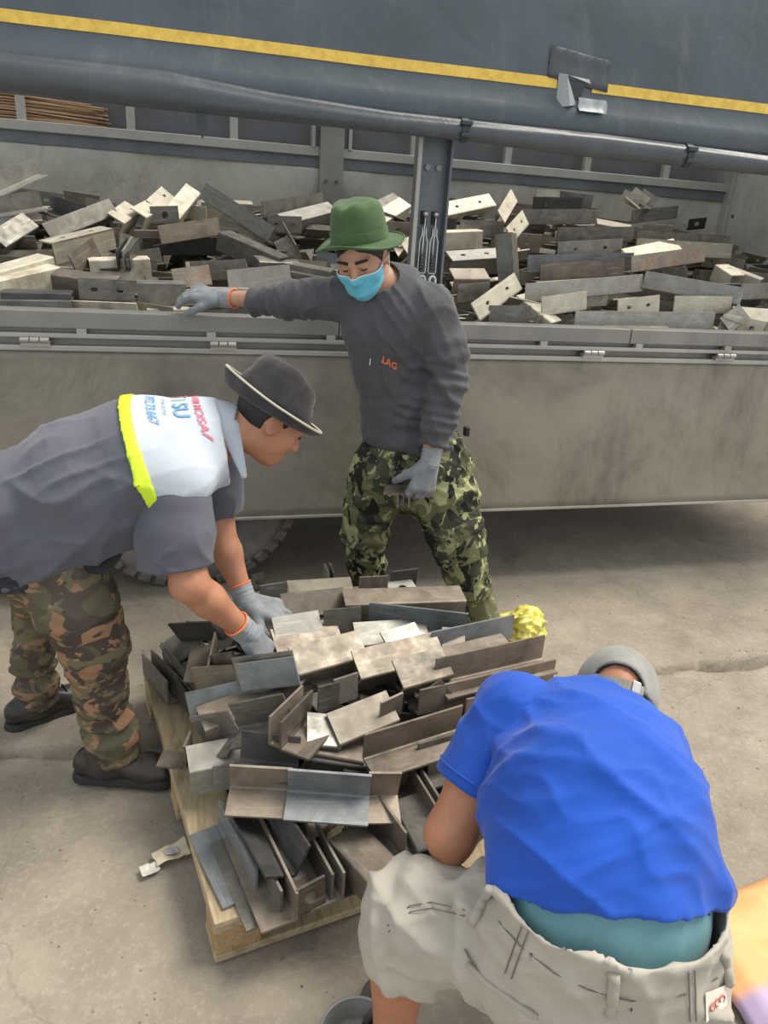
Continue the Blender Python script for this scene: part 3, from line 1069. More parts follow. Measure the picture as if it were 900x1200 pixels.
def build_pallet_heap():
    for (ax, ay, bx, by, phi, m, dz, hole, *zf) in PAL:
        A, B = hit(ax, ay, zs_pallet, dz * 0.75), hit(bx, by, zs_pallet, dz * 0.75)
        lim = 0.45
        d = B - A
        if abs(d[2]) > 0.3 * np.linalg.norm(d):
            zm = (A[2] + B[2]) / 2
            A, B = atz(ax, ay, zm - 0.1 * np.sign(d[2]) * 0.3), atz(bx, by, zm + 0.1 * np.sign(d[2]) * 0.3)
        if zf:
            A, B = atz(ax, ay, zf[0]), atz(bx, by, zf[0] + 0.004)
        L, R = rot_from(A, B, phi * DEG)
        L = min(L, lim)
        W = 0.085
        if phi <= -50:
            W = 0.09
        place_angle(A, R, max(0.06, L), W, m, 'pallet', hole)

    def lim(x, y):
        return max(0.15, zs_pallet(x, y) - 0.005)

    def pick():
        u, v = RNG.uniform(0.22, 0.84), RNG.uniform(0.3, 0.95)
        p = pal(u, v)
        yaw = (RNG.normal(0.15, 0.35) if v > 0.3 else RNG.normal(1.9, 0.25)) + (math.pi if RNG.rand() < 0.5 else 0)
        return p[0], p[1], yaw
    hm = HMap(-0.4, 1.4, 1.0, 2.7, lambda x, y: 0.131)
    n = fill(hm, 'pallet', 52, pick, lim, ['st_grey', 'st_brown', 'st_dark', 'st_grey', 'st_blue'])

    def cpick():
        while True:
            u, v = RNG.uniform(0.25, 0.98), RNG.uniform(0.24, 1.0)
            p = pal(u, v)
            h = zs_pallet(p[0], p[1])
            if h > 0.25:
                p[2] = RNG.uniform(0.16, max(0.165, h - 0.13))
                return p, RNG.uniform(0, 6.3)
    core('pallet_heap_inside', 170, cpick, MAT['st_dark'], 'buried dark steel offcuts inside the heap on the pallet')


build_pallet_heap()


def zs_truck(x, y):
    if y < 3.1 or y > 5.16 or x > 3.9:
        return 1.165
    e = sstep((y - 3.06) / 0.16)
    rise = np.interp(y, [3.1, 3.3, 4.3, 4.8, 5.16], [1.215, 1.275, 1.56, 1.66, 1.66])
    k = np.interp(x, [-1.2, -0.5, 0.0, 0.7, 1.6, 2.6, 3.4, 3.9], [1.0, 0.93, 0.98, 1.0, 1.18, 1.2, 0.95, 0.85])
    return 1.165 + (rise - 1.165) * k * e


TRK = [
    (46, 206, -30, 240, 0, 'st_grey', 0.10, 0), (50, 245, -30, 258, 0, 'st_grey', 0.05, 0), (8, 290, 46, 266, -48, 'st_grey', 0.03, 0), (62, 282, 140, 251, -28, 'st_grey', 0.03, 0),
    (61, 285, 132, 268, -86, 'st_tan', 0.08, 2), (92, 322, 119, 301, -18, 'st_brown', 0.02, 0), (-6, 320, 62, 301, -86, 'st_tan', 0.07, 0), (-10, 331, 70, 313, -86, 'st_tan', 0.06, 0),
    (59, 322, 132, 332, -76, 'st_brown', 0.06, 0), (93, 352, 160, 355, 0, 'st_grey', 0.0, 2), (0, 342, 84, 344, -88, 'st_dark', 0.06, 0), (0, 351, 82, 352, -88, 'st_pale', 0.04, 0),
    (160, 331, 218, 332, -88, 'st_grey', 0.075, 0), (172, 362, 225, 362, -88, 'st_tan', 0.02, 0), (190, 287, 260, 276, -8, 'st_brown', 0.03, 0), (233, 232, 313, 284, -10, 'st_grey', 0.06, 0),
    (256, 271, 327, 302, -86, 'st_grey', 0.07, 0), (269, 341, 341, 333, -4, 'st_pale', 0.0, 0), (225, 331, 291, 327, 0, 'st_grey', 0.0, 0), (206, 340, 250, 334, -10, 'st_rust', 0.0, 0),
    (314, 273, 353, 274, 0, 'st_grey', 0.0, 2), (310, 256, 381, 244, -5, 'st_grey', 0.03, 0), (338, 262, 396, 247, -60, 'st_grey', 0.04, 0), (355, 304, 339, 276, -30, 'st_brown', 0.04, 0),
    (340, 309, 388, 318, -86, 'st_grey', 0.06, 0), (340, 318, 388, 327, -86, 'st_grey', 0.04, 0), (172, 255, 198, 241, -62, 'st_tan', 0.05, 0), (211, 257, 236, 226, -55, 'st_tan', 0.06, 0),
    (189, 249, 206, 232, -50, 'st_tan', 0.05, 2), (146, 262, 166, 247, -60, 'st_tan', 0.04, 0), (236, 236, 296, 239, -80, 'st_tan', 0.05, 0), (178, 263, 210, 262, 0, 'st_grey', 0.0, 1),
    (524, 253, 582, 241, -42, 'st_tan', 0.04, 2), (538, 277, 590, 279, 0, 'st_grey', 0.02, 0), (522, 272, 567, 270, -86, 'st_tan', 0.08, 0), (531, 306, 591, 302, -62, 'st_grey', 0.06, 2),
    (533, 327, 574, 327, -62, 'st_rust', 0.06, 0), (536, 356, 574, 353, 0, 'st_grey', 0.0, 0), (602, 284, 620, 263, -30, 'st_tan', 0.07, 2), (563, 376, 612, 339, -28, 'st_tan', 0.06, 2),
    (605, 346, 647, 379, -84, 'st_tan', 0.05, 0), (572, 381, 621, 381, 0, 'st_grey', 0.0, 0), (611, 264, 692, 263, 0, 'st_grey', 0.03, 0), (624, 248, 681, 249, 0, 'st_dark', 0.02, 2),
    (628, 238, 655, 239, -5, 'st_tan', 0.02, 0), (650, 239, 691, 245, 0, 'st_grey', 0.02, 0), (652, 286, 742, 284, 0, 'st_grey', 0.03, 0), (653, 304, 728, 299, 0, 'st_grey', 0.05, 2),
    (618, 320, 741, 316, -4, 'st_blue', 0.03, 0), (633, 331, 730, 323, -4, 'st_brown', 0.04, 0), (641, 334, 728, 328, -86, 'st_tan', 0.08, 0), (616, 355, 752, 342, -4, 'st_pale', 0.03, 0),
    (635, 371, 688, 363, -4, 'st_tan', 0.02, 0), (752, 338, 867, 358, -4, 'st_pale', 0.05, 0), (740, 320, 826, 307, -6, 'st_rust', 0.05, 0), (740, 306, 800, 293, -50, 'st_tan', 0.06, 0),
    (745, 298, 906, 306, -4, 'st_tan', 0.04, 0), (745, 288, 906, 296, -4, 'st_grey', 0.05, 0), (740, 262, 793, 256, 0, 'st_grey', 0.03, 0), (805, 270, 825, 268, 30, 'st_dark', 0.03, 1),
    (853, 313, 893, 328, -86, 'st_tan', 0.07, 0), (838, 310, 858, 323, -86, 'st_tan', 0.06, 0), (672, 387, 853, 387, 0, 'st_grey', 0.01, 0), (712, 389, 786, 389, -52, 'st_tan', 0.03, 2),
    (724, 373, 772, 367, -5, 'st_tan', 0.01, 2), (789, 368, 856, 368, -5, 'st_tan', 0.01, 0), (857, 390, 879, 373, -42, 'st_pale', 0.03, 0), (448, 263, 483, 241, -60, 'st_tan', 0.05, 0),
    (440, 254, 474, 236, -60, 'st_grey', 0.06, 0), (745, 246, 725, 236, 0, 'st_tan', 0.04, 0), (752, 246, 735, 232, 0, 'st_tan', 0.04, 0), (762, 246, 745, 234, 0, 'st_pale', 0.04, 0),
    (780, 275, 836, 282, -84, 'st_tan', 0.05, 0), (866, 375, 910, 378, -50, 'st_tan', 0.02, 0), (868, 352, 915, 350, -10, 'st_grey', 0.02, 0), (480, 300, 500, 290, -40, 'st_tan', 0.03, 0),
    (700, 262, 742, 270, -70, 'st_tan', 0.05, 0), (690, 305, 741, 300, -85, 'st_tan', 0.07, 0), (592, 262, 607, 236, -30, 'st_tan', 0.05, 0), (104, 305, 176, 303, -86, 'st_tan', 0.06, 0),
    (100, 262, 60, 250, 0, 'st_dark', 0.03, 0), (140, 318, 152, 300, 0, 'st_dark', 0.02, 0), (147, 318, 158, 300, 0, 'st_grey', 0.02, 0), (154, 318, 165, 301, 0, 'st_grey', 0.02, 0),
]


def build_truck_load():
    for (ax, ay, bx, by, phi, m, dz, hole) in TRK:
        m = 'st_bright' if m == 'st_tan' else m  # lighter copy of tan puts the glare on the load into its colour
        m = 'st_pale' if m == 'st_grey' and (ax + ay) % 3 == 0 else m  # some greys paled as well, painted brighter in place of stronger light
        A, B = hit(ax, ay, zs_truck, dz), hit(bx, by, zs_truck, dz)
        # grazing view: keep the bar's slant toward or away from us moderate
        ym = min((A[1] + B[1]) / 2, 4.9)
        dy = np.clip(B[1] - A[1], -0.22, 0.22)
        A, B = aty(ax, ay, ym - dy / 2), aty(bx, by, ym + dy / 2)
        L, R = rot_from(A, B, phi * DEG)
        place_angle(A, R, min(max(0.08, L), 0.75), 0.09 if phi < -30 else 0.085, m, 'truck', hole)
    # one offcut standing on end against the others
    b0 = hit(604, 333, zs_truck, 0.02)
    L, R = rot_from(b0, b0 + np.array([-0.03, 0.05, 0.24]), 200 * DEG)
    place_angle(b0, R, 0.24, 0.085, 'st_grey', 'truck', 0, 'grey steel angle offcut standing on end in the load on the truck bed')

    def lim(x, y):
        return zs_truck(x, y) + 0.05

    def pick():
        x = RNG.uniform(-1.1, 3.8)
        y = 3.12 + 2.0 * RNG.rand() ** 1.15
        yaw = RNG.normal(0.05, 0.42 if x < 1.1 else 0.28) + (math.pi if RNG.rand() < 0.5 else 0)
        return x, y, yaw
    hm = HMap(-1.4, 4.0, 3.0, 5.2, lambda x, y: zs_truck(x, y) - 0.075, 0.015)
    for k in range(hm.nx):
        for j in range(hm.ny):
            y = hm.y0 + j * hm.c
            if y < 3.11 or y > 5.14:
                hm.H[k, j] = 1.9
    fill(hm, 'truck', 112, pick, lim, FILLM + ['st_tan', 'st_bright', 'st_tan', 'st_bright', 'st_pale', 'st_tan'], 22, [0.2, 0.24, 0.28, 0.32, 0.4])

    def cpick():
        while True:
            x, y = RNG.uniform(-1.6, 3.7), RNG.uniform(3.2, 5.05)
            h = zs_truck(x, y)
            z = RNG.uniform(1.17, max(1.18, h - 0.12))
            if RNG.rand() < 0.65:
                z = max(1.17, h - RNG.uniform(0.095, 0.15))
            return np.array([x, y, z]), RNG.normal(0, 0.5) + (math.pi if RNG.rand() < .5 else 0)
    core('truck_load_inside', 1100, cpick, steel('steel_core', (0.19, 0.175, 0.145), (0.36, 0.325, 0.26), 0.55, 0.3), 'lower layers of steel offcuts filling the truck bed')


build_truck_load()

# ================================================================== implicit surfaces for bodies and clothes
def nrm(v):
    v = np.asarray(v, float)
    return v / np.linalg.norm(v)


class Sdf:
    def __init__(self):
        self.p = []

    def cone(self, a, b, r1, r2, k=0.02, n=None, s=1.0, op='u'):
        """round cone; with n given it is s times thinner along n"""
        a, b = np.array(a, float), np.array(b, float)
        R = max(r1, r2)
        if n is not None:
            n = nrm(n)
            if s < 1:
                R = R / s

        def f(P):
            d = P - a
            ba = b - a
            if n is not None:
                d = d + n * ((s - 1) * (d @ n))[..., None]
                ba = ba + n * ((s - 1) * (ba @ n))
            h = np.clip(d @ ba / (ba @ ba + 1e-12), 0, 1)
            return np.sqrt(((d - h[..., None] * ba) ** 2).sum(-1)) - (r1 + (r2 - r1) * h)
        self.p.append((f, np.minimum(a, b) - R, np.maximum(a, b) + R, k, op))
        return self

    def chain(self, pts, k=0.02, n=None, s=1.0):
        for (a, ra), (b, rb) in zip(pts[:-1], pts[1:]):
            self.cone(a, b, ra, rb, k, n, s)
        return self

    def ell(self, c, ax, rad, k=0.015, op='u'):
        """ellipsoid; ax = 3x3 with the axes as columns"""
        c, ax, rad = np.array(c, float), np.array(ax, float), np.array(rad, float)
        R = rad.max()

        def f(P):
            q = (P - c) @ ax
            k0 = np.sqrt(((q / rad) ** 2).sum(-1))
            k1 = np.sqrt(((q / rad ** 2) ** 2).sum(-1)) + 1e-9
            return k0 * (k0 - 1) / k1
        self.p.append((f, c - R, c + R, k, op))
        return self

    def cut(self, pt, nn, k=0.0):
        """keep the side the normal points away from"""
        pt, nn = np.array(pt, float), nrm(nn)
        self.p.append((lambda P: (P - pt) @ nn, None, None, k, 'i'))
        return self

    def fn(self, f, op='i', k=0.0):
        self.p.append((f, None, None, k, op))
        return self

    def mesh(self, h=0.008, name='m', offset=0.0, wrinkle=None, smooth=0):
        los = np.array([q[1] for q in self.p if q[1] is not None and q[4] == 'u'])
        his = np.array([q[2] for q in self.p if q[2] is not None and q[4] == 'u'])
        lo, hi = los.min(0) - 3 * h - offset - 0.02, his.max(0) + 3 * h + offset + 0.02
        n = np.ceil((hi - lo) / h).astype(int) + 1
        gx, gy, gz = [lo[i] + h * np.arange(n[i]) for i in range(3)]
        D = np.full(n, 0.2)
        for f, a, b, k, op in self.p:
            if a is None:
                sl = (slice(0, n[0]), slice(0, n[1]), slice(0, n[2]))
            else:
                pad = k + 0.035 + offset
                i0 = np.clip(((a - pad - lo) / h).astype(int), 0, n - 1)
                i1 = np.clip(((b + pad - lo) / h).astype(int) + 2, 1, n)
                sl = tuple(slice(i0[i], i1[i]) for i in range(3))
            P = np.stack(np.meshgrid(gx[sl[0]], gy[sl[1]], gz[sl[2]], indexing='ij'), -1)
            v = f(P)
            d = D[sl]
            if op == 'u':
                if k > 0:
                    t = np.clip(0.5 + 0.5 * (v - d) / k, 0, 1)
                    D[sl] = v * (1 - t) + d * t - k * t * (1 - t)
                else:
                    D[sl] = np.minimum(d, v)
            elif op == 's':
                D[sl] = smax(d, -v, k)
            elif op == 'i':
                D[sl] = smax(d - offset, v, k) + offset
        D = D - offset
        return surface_nets(D, lo, h, name, wrinkle, smooth)


def smax(a, b, k):
    if k <= 0:
        return np.maximum(a, b)
    t = np.clip(0.5 - 0.5 * (b - a) / k, 0, 1)
    return b * (1 - t) + a * t + k * t * (1 - t)


def surface_nets(D, lo, h, name, wrinkle=None, smooth=0):
    ins = D < 0
    c = np.zeros(tuple(s - 1 for s in D.shape), np.int8)
    cs = [(i, j, k) for i in (0, 1) for j in (0, 1) for k in (0, 1)]

    def sub(A, o):
        return A[o[0]:A.shape[0] - 1 + o[0], o[1]:A.shape[1] - 1 + o[1], o[2]:A.shape[2] - 1 + o[2]]
    for o in cs:
        c += sub(ins, o)
    act = (c > 0) & (c < 8)
    idx = np.full(c.shape, -1, np.int64)
    cell = np.argwhere(act)
    idx[act] = np.arange(len(cell))
    acc = np.zeros((len(cell), 3))
    cnt = np.zeros(len(cell))
    vals = {o: sub(D, o)[act] for o in cs}
    for o in cs:
        for ax in range(3):
            if o[ax] == 1:
                continue
            o2 = list(o)
            o2[ax] = 1
            a, b = vals[o], vals[tuple(o2)]
            m = (a < 0) != (b < 0)
            t = np.where(m, a / (a - b + 1e-12), 0)
            p = np.tile(np.array(o, float), (len(cell), 1))
            p[:, ax] = t
            acc += p * m[:, None]
            cnt += m
    V = (cell + acc / cnt[:, None]) * h + lo
    F = []
    for ax in range(3):
        b1, b2 = (ax + 1) % 3, (ax + 2) % 3
        sa = [slice(None)] * 3
        sb = [slice(None)] * 3
        sa[ax], sb[ax] = slice(0, -1), slice(1, None)
        A, B = ins[tuple(sa)], ins[tuple(sb)]
        e = np.argwhere(A != B)
        ok = (e[:, b1] > 0) & (e[:, b2] > 0) & (e[:, b1] < D.shape[b1] - 1) & (e[:, b2] < D.shape[b2] - 1)
        e = e[ok]
        q = []
        for d1, d2 in ((-1, -1), (0, -1), (0, 0), (-1, 0)):
            g = e.copy()
            g[:, b1] += d1
            g[:, b2] += d2
            q.append(idx[g[:, 0], g[:, 1], g[:, 2]])
        q = np.stack(q, 1)
        fl = ~A[e[:, 0], e[:, 1], e[:, 2]]
        q[fl] = q[fl][:, ::-1]
        F.append(q)
    F = np.concatenate(F)
    F = F[(F >= 0).all(1)]
    for _ in range(smooth):
        s = np.zeros_like(V)
        w = np.zeros(len(V))
        for i in range(4):
            np.add.at(s, F[:, i], V[F[:, (i + 1) % 4]] + V[F[:, i - 1]])
            np.add.at(w, F[:, i], 2)
        V = 0.5 * V + 0.5 * s / w[:, None]
    if wrinkle is not None:
        fn = np.cross(V[F[:, 2]] - V[F[:, 0]], V[F[:, 3]] - V[F[:, 1]])
        nn = np.zeros_like(V)
        for i in range(4):
            np.add.at(nn, F[:, i], fn)
        nn /= np.linalg.norm(nn, axis=1)[:, None] + 1e-9
        V = V + nn * wrinkle(V)[:, None]
    return mesh_np(name, V, F)


def PX(px, py, Y, rpx=0):
    c = aty(px, py, Y)
    return c, rpx * ((c - EYE) @ FW) / FPX


def folds(seed, scale=50.0, amp=0.004, direc=None, warp=1.5):
    """drape of cloth: warped ridges with sharp crests, fading in and out"""
    r = np.random.RandomState(seed)
    K = [nrm(r.normal(size=3)) for _ in range(7)]
    if direc is not None:
        K = [nrm(nrm(direc) + 0.45 * k) for k in K]
    G = [nrm(r.normal(size=3)) for _ in range(7)]
    ph = r.rand(20) * 6.28

    def f(V):
        o = np.zeros(len(V))
        for i, k in enumerate(K[:5]):
            s = scale * (0.6 + 0.28 * i)
            w = np.sin(V @ (G[i] * s * 0.32) + ph[i]) * warp + 0.7 * np.sin(V @ (G[i - 2] * s * 0.6) + ph[i + 7])
            q = 1 - np.abs(np.sin(0.5 * (V @ (k * s)) + w))
            m = np.clip(0.35 + 0.9 * np.sin(V @ (G[i - 3] * s * 0.22) + ph[i + 9]), 0, 1)
            o += amp * m * (q * q - 0.25) / (1 + 0.3 * i)
        return o
    return f


def ring_folds(a, b, n, amp, t0=0.0, t1=1.0, jit=0.4, seed=0):
    """bunched rings along a limb from a to b"""
    a, b = np.array(a), np.array(b)
    d = b - a
    L2 = d @ d
    r = np.random.RandomState(seed)
    q = nrm(np.cross(d, r.normal(size=3)))

    def f(V):
        t = (V - a) @ d / L2
        off = np.linalg.norm(V - a - np.clip(t, 0, 1)[:, None] * d, axis=1)
        m = np.clip((t - t0) / 0.1, 0, 1) * np.clip((t1 - t) / 0.1, 0, 1) * (off < 0.16)
        w = np.sin(t * n * 6.283 + jit * 10 * ((V - a) @ q) + 1.3 * np.sin(t * 9 + seed))
        return amp * m * w
    return f


def addw(*fs):
    return lambda V: sum(f(V) for f in fs)


def skin_mat(name, c, var=0.13):
    m, nt, b = base_mat(name)
    v = texco(nt)
    f = nz(nt, v, 18, 5)
    col = ramp(nt, f, [(0.3, sc3(c, 1 - var)), (0.7, sc3(c, 1 + var))])
    nt.links.new(col, b.inputs['Base Color'])
    setb(b, 0.48, 0, 0.45)
    b.inputs['Subsurface Weight'].default_value = 0.08
    b.inputs['Subsurface Radius'].default_value = (0.02, 0.008, 0.004)
    bump(nt, b, nz(nt, v, 350, 3), 0.2, 0.0006)
    return m


def camo(name, cols, scale=7.0, stretch=(1, 1, 1), rot=(0, 0, 0)):
    m, nt, b = base_mat(name)
    v = texco(nt, 'Object', stretch, rot)
    n1 = nz(nt, v, scale, 3, 0.55, 0.9)
    mp = N(nt, 'ShaderNodeMapping')
    mp.inputs['Location'].default_value = (7.3, 2.1, 4.4)
    nt.links.new(v, mp.inputs[0])
    n2 = nz(nt, mp.outputs[0], scale * 1.35, 3, 0.55, 1.1)
    mp3 = N(nt, 'ShaderNodeMapping')
    mp3.inputs['Location'].default_value = (-3.3, 9.1, 1.4)
    nt.links.new(v, mp3.inputs[0])
    n3 = nz(nt, mp3.outputs[0], scale * 1.8, 3, 0.6, 1.3)
    c = ramp(nt, n1, [(0.0, cols[0]), (0.49, cols[0]), (0.5, cols[1]), (1, cols[1])])
    c = mixc(nt, ramp(nt, n2, [(0.535, 0.0), (0.55, 1.0)]), c, cols[2])
    c = mixc(nt, ramp(nt, n3, [(0.565, 0.0), (0.58, 1.0)]), c, cols[3])
    dirt = nz(nt, texco(nt), 3.0, 5)
    c = mixc(nt, ramp(nt, dirt, [(0.5, 0.0), (0.75, 0.3)]), c, (0.23, 0.2, 0.15))
    nt.links.new(c, b.inputs['Base Color'])
    setb(b, 0.9, 0, 0.2)
    bump(nt, b, nz(nt, texco(nt), 700, 2), 0.3, 0.0006)
    return m


MAT['hair'] = plain('black_hair', (0.012, 0.011, 0.011), 0.55, var=0.4, scale=80, bd=0.002, bs=250)
MAT['glove'] = cloth('grey_knit_glove', (0.22, 0.235, 0.25), 0.22, 30, weave=420, bumpd=0.0022)
MAT['glove_cuff'] = cloth('grey_knit_cuff', (0.27, 0.29, 0.31), 0.2, 40, weave=260, bumpd=0.003)
MAT['orange'] = cloth('orange_hem', (0.85, 0.22, 0.08), 0.15)
MAT['boot'] = plain('dusty_black_leather', (0.03, 0.026, 0.022), 0.42, var=0.75, scale=12, bd=0.002, bs=90)
MAT['sole'] = plain('black_sole', (0.02, 0.02, 0.02), 0.75)


def frame(f, up=(0, 0, 1)):
    """head frame: columns right, forward, up"""
    f = nrm(f)
    r = nrm(np.cross(f, up))
    return np.stack([r, f, np.cross(r, f)], 1)


def head_prims(S, c, A, k=0.012):
    def P(r, f, u):
        return c + A @ np.array([r, f, u])
    S.ell(P(0, -0.012, 0.028), A, (0.077, 0.097, 0.09), 0.02)
    S.ell(P(0, 0.02, -0.045), A, (0.06, 0.068, 0.062), 0.03)
    S.ell(P(0, 0.055, -0.088), A, (0.03, 0.03, 0.024), 0.03)
    for s in (-1, 1):
        S.ell(P(s * 0.042, 0.055, -0.018), A, (0.026, 0.026, 0.028), 0.025)
        S.ell(P(s * 0.031, 0.092, 0.012), A, (0.018, 0.014, 0.011), 0.012, 's')
        S.ell(P(s * 0.031, 0.076, 0.011), A, (0.0135, 0.0125, 0.0125), 0.003)
        S.cone(P(s * 0.012, 0.087, 0.03), P(s * 0.05, 0.072, 0.032), 0.010, 0.008, 0.014)
        e = P(s * 0.077, -0.012, -0.004)
        S.ell(e, A, (0.008, 0.019, 0.031), 0.008)
        S.ell(e + A @ np.array([s * 0.008, 0.004, 0.0]), A, (0.006, 0.009, 0.017), 0.005, 's')
        S.ell(P(s * 0.013, 0.098, -0.027), A, (0.010, 0.012, 0.009), 0.008)
    S.cone(P(0, 0.082, 0.02), P(0, 0.106, -0.022), 0.009, 0.013, 0.012)
    S.cone(P(-0.018, 0.083, -0.058), P(0.018, 0.083, -0.058), 0.007, 0.007, 0.008)
    S.cone(P(-0.015, 0.081, -0.068), P(0.015, 0.081, -0.068), 0.008, 0.008, 0.008)
    S.cone(P(-0.02, 0.092, -0.063), P(0.02, 0.092, -0.063), 0.002, 0.002, 0.004, op='s')
    return S


def hand_prims(S, w, d, b, side, curl=(0.5, 0.5, 0.55, 0.6), spread=0.10, thumb=(0.5, 0.3), g=1.0, th=1.0):
    """gloved hand: w wrist, d towards the knuckles, b back of the hand, side = which way the thumb lies (+1 = d x b)"""
    d = nrm(d)
    b = nrm(b - d * np.dot(b, d))
    t = np.cross(d, b) * side
    pl = 0.088 * g
    hw = 0.036 * g
    S.cone(w - d * 0.012, w + d * 0.02, 0.026 * g, 0.027 * g, 0.015, b, 1.25)
    for q in (-1, -0.35, 0.35, 1):
        S.cone(w + d * 0.018 + t * q * hw * 0.55, w + d * pl + t * q * hw * 0.95, 0.0155 * g, 0.0135 * g, 0.018)
    S.cone(w + d * 0.04 - b * 0.006, w + d * 0.075 - b * 0.006, 0.022 * g, 0.02 * g, 0.02, b, 1.3)
    lens = (0.072, 0.081, 0.075, 0.058)
    offs = (0.95, 0.33, -0.33, -0.95)
    for i in range(4):
        o = offs[i]
        p = w + d * (pl - 0.004 * abs(o) * 2) * 1.0 + t * o * hw
        dirv = nrm(d + t * o * spread)
        L = lens[i] * g
        seg = (0.46, 0.30, 0.24)
        r = 0.0118 * g
        ang = 0.0
        for j in range(3):
            ang += curl[i] * (0.75, 1.0, 0.75)[j]
            v = dirv * math.cos(ang) - b * math.sin(ang)
            q2 = p + v * L * seg[j]
            S.cone(p, q2, r, r * 0.94, 0.006 if j else 0.01)
            p = q2
            r *= 0.94
    p = w + d * 0.026 * g + t * hw * 0.7 - b * 0.006
    v1 = nrm(d * math.cos(thumb[0] + 0.35) + t * math.sin(thumb[0] + 0.35) - b * 0.35)
    q1 = p + v1 * 0.044 * g
    S.cone(p, q1, 0.0175 * g, 0.0135 * g, 0.016)
    v2 = nrm(d * math.cos(thumb[0]) + t * math.sin(thumb[0]) * 0.8 - b * (0.3 + thumb[1]))
    q2 = q1 + v2 * 0.03 * g
    S.cone(q1, q2, 0.0132 * g, 0.0122 * g, 0.006)
    v3 = nrm(v2 - b * thumb[1] * 0.7 - t * 0.2)
    S.cone(q2, q2 + v3 * 0.024 * g, 0.0122 * g, 0.0108 * g, 0.005)
    return S


def glove(parent, elbow, w, d, b, side, **kw):
    S = hand_prims(Sdf(), w, d, b, side, **kw)
    o = obj('glove', S.mesh(0.0036, 'glove', smooth=1), MAT['glove'], parent, True, label='grey knitted work glove')
    ax = nrm(w - elbow)
    g = kw.get('g', 1.0)
    S = Sdf().cone(w - ax * 0.062, w + ax * 0.004, 0.0315 * g, 0.030 * g, 0.0)
    S.cut(w - ax * 0.055, -ax)
    r = ring_folds(w - ax * 0.06, w + ax * 0.02, 7, 0.0011, -0.2, 1.2, 0.05)
    cf = obj('cuff', S.mesh(0.0045, 'cuff', wrinkle=r), MAT['glove_cuff'], o, True)
    V = []
    a1 = nrm(np.cross(ax, [0.3, 0.2, 0.9]))
    a2 = np.cross(ax, a1)
    pts = [w - ax * 0.055 + (a1 * math.cos(q) + a2 * math.sin(q)) * 0.0305 * g for q in np.linspace(0, 6.283, 28, endpoint=False)]
    MB().tube(pts, 0.0032, 6, True).build('cuff_hem', MAT['orange'], o, True, label='orange cuff hem')
    return o


def boot(parent, ank, toe_dir, L=0.275, top=0.12):
    d = nrm([toe_dir[0], toe_dir[1], 0])
    n = np.array([-d[1], d[0], 0])
    base = np.array([ank[0], ank[1], 0.0])
    heel = base - d * 0.065
    S = Sdf()
    S.cone(heel + [0, 0, 0.055], heel + d * 0.05 + [0, 0, 0.06], 0.042, 0.044, 0.02)
    S.cone(heel + d * 0.05 + [0, 0, 0.06], heel + d * 0.17 + [0, 0, 0.04], 0.044, 0.04, 0.03)
    S.ell(heel + d * (L - 0.075) + [0, 0, 0.034], np.stack([d, n, [0, 0, 1]], 1), (0.075, 0.05, 0.04), 0.03)
    S.cone(base + [0, 0, 0.06], base + d * -0.012 + [0, 0, top], 0.046, 0.05, 0.03)
    S.cut([0, 0, 0.014], (0, 0, -1))
    S.cut([0, 0, top + 0.01], (0, 0, 1))
    o = obj('boot', S.mesh(0.006, 'boot', smooth=1, wrinkle=folds(3, 110, 0.002)), MAT['boot'], parent, True, label='dusty black leather work boot')
    S = Sdf()
    S.cone(heel + d * -0.005, heel + d * 0.07, 0.043, 0.041, 0.02)
    S.cone(heel + d * 0.07, heel + d * (L - 0.06), 0.041, 0.056, 0.02)
    S.cut([0, 0, 0.026], (0, 0, 1))
    S.cut([0, 0, 0.0], (0, 0, -1))
    obj('sole', S.mesh(0.006, 'sole'), MAT['sole'], o, False)
    lace = MB()
    for k in range(4):
        p = heel + d * (0.15 + 0.02 * k) + [0, 0, 0.088 - 0.009 * k]
        lace.tube([p - n * 0.024 - [0, 0, 0.006], p + [0, 0, 0.004], p + n * 0.024 - [0, 0, 0.006]], 0.003, 6)
    lace.build('laces', MAT['sole'], o, True)['kind'] = 'stuff'
    return o


def hat_mesh(c, A, crown, brim, a=1.0, b=1.18, thick=0.004, dent=None, n=64):
    """crown, brim: lists of (radius, height) rings; b stretches front to back"""
    V, F = [], []
    rings = crown + brim
    for r, h, wob in rings:
        for k in range(n):
            th = 2 * math.pi * k / n
            rr = r(th) if callable(r) else r
            hh = h(th) if callable(h) else h
            x, y = a * rr * math.cos(th), b * rr * math.sin(th)
            if dent:
                hh += dent(x, y, hh)
            p = np.array([x, y, hh])
            V.append(c + A @ p)
    m = len(rings)
    for i in range(m - 1):
        for k in range(n):
            F.append((i * n + k, (i + 1) * n + k, (i + 1) * n + (k + 1) % n, i * n + (k + 1) % n))
    V.append(c + A @ np.array([0, 0, (rings[0][1] if not callable(rings[0][1]) else rings[0][1](0)) + (dent(0, 0, 0.1) if dent else 0)]))
    for k in range(n):
        F.append((len(V) - 1, k, (k + 1) % n))
    return np.array(V), F


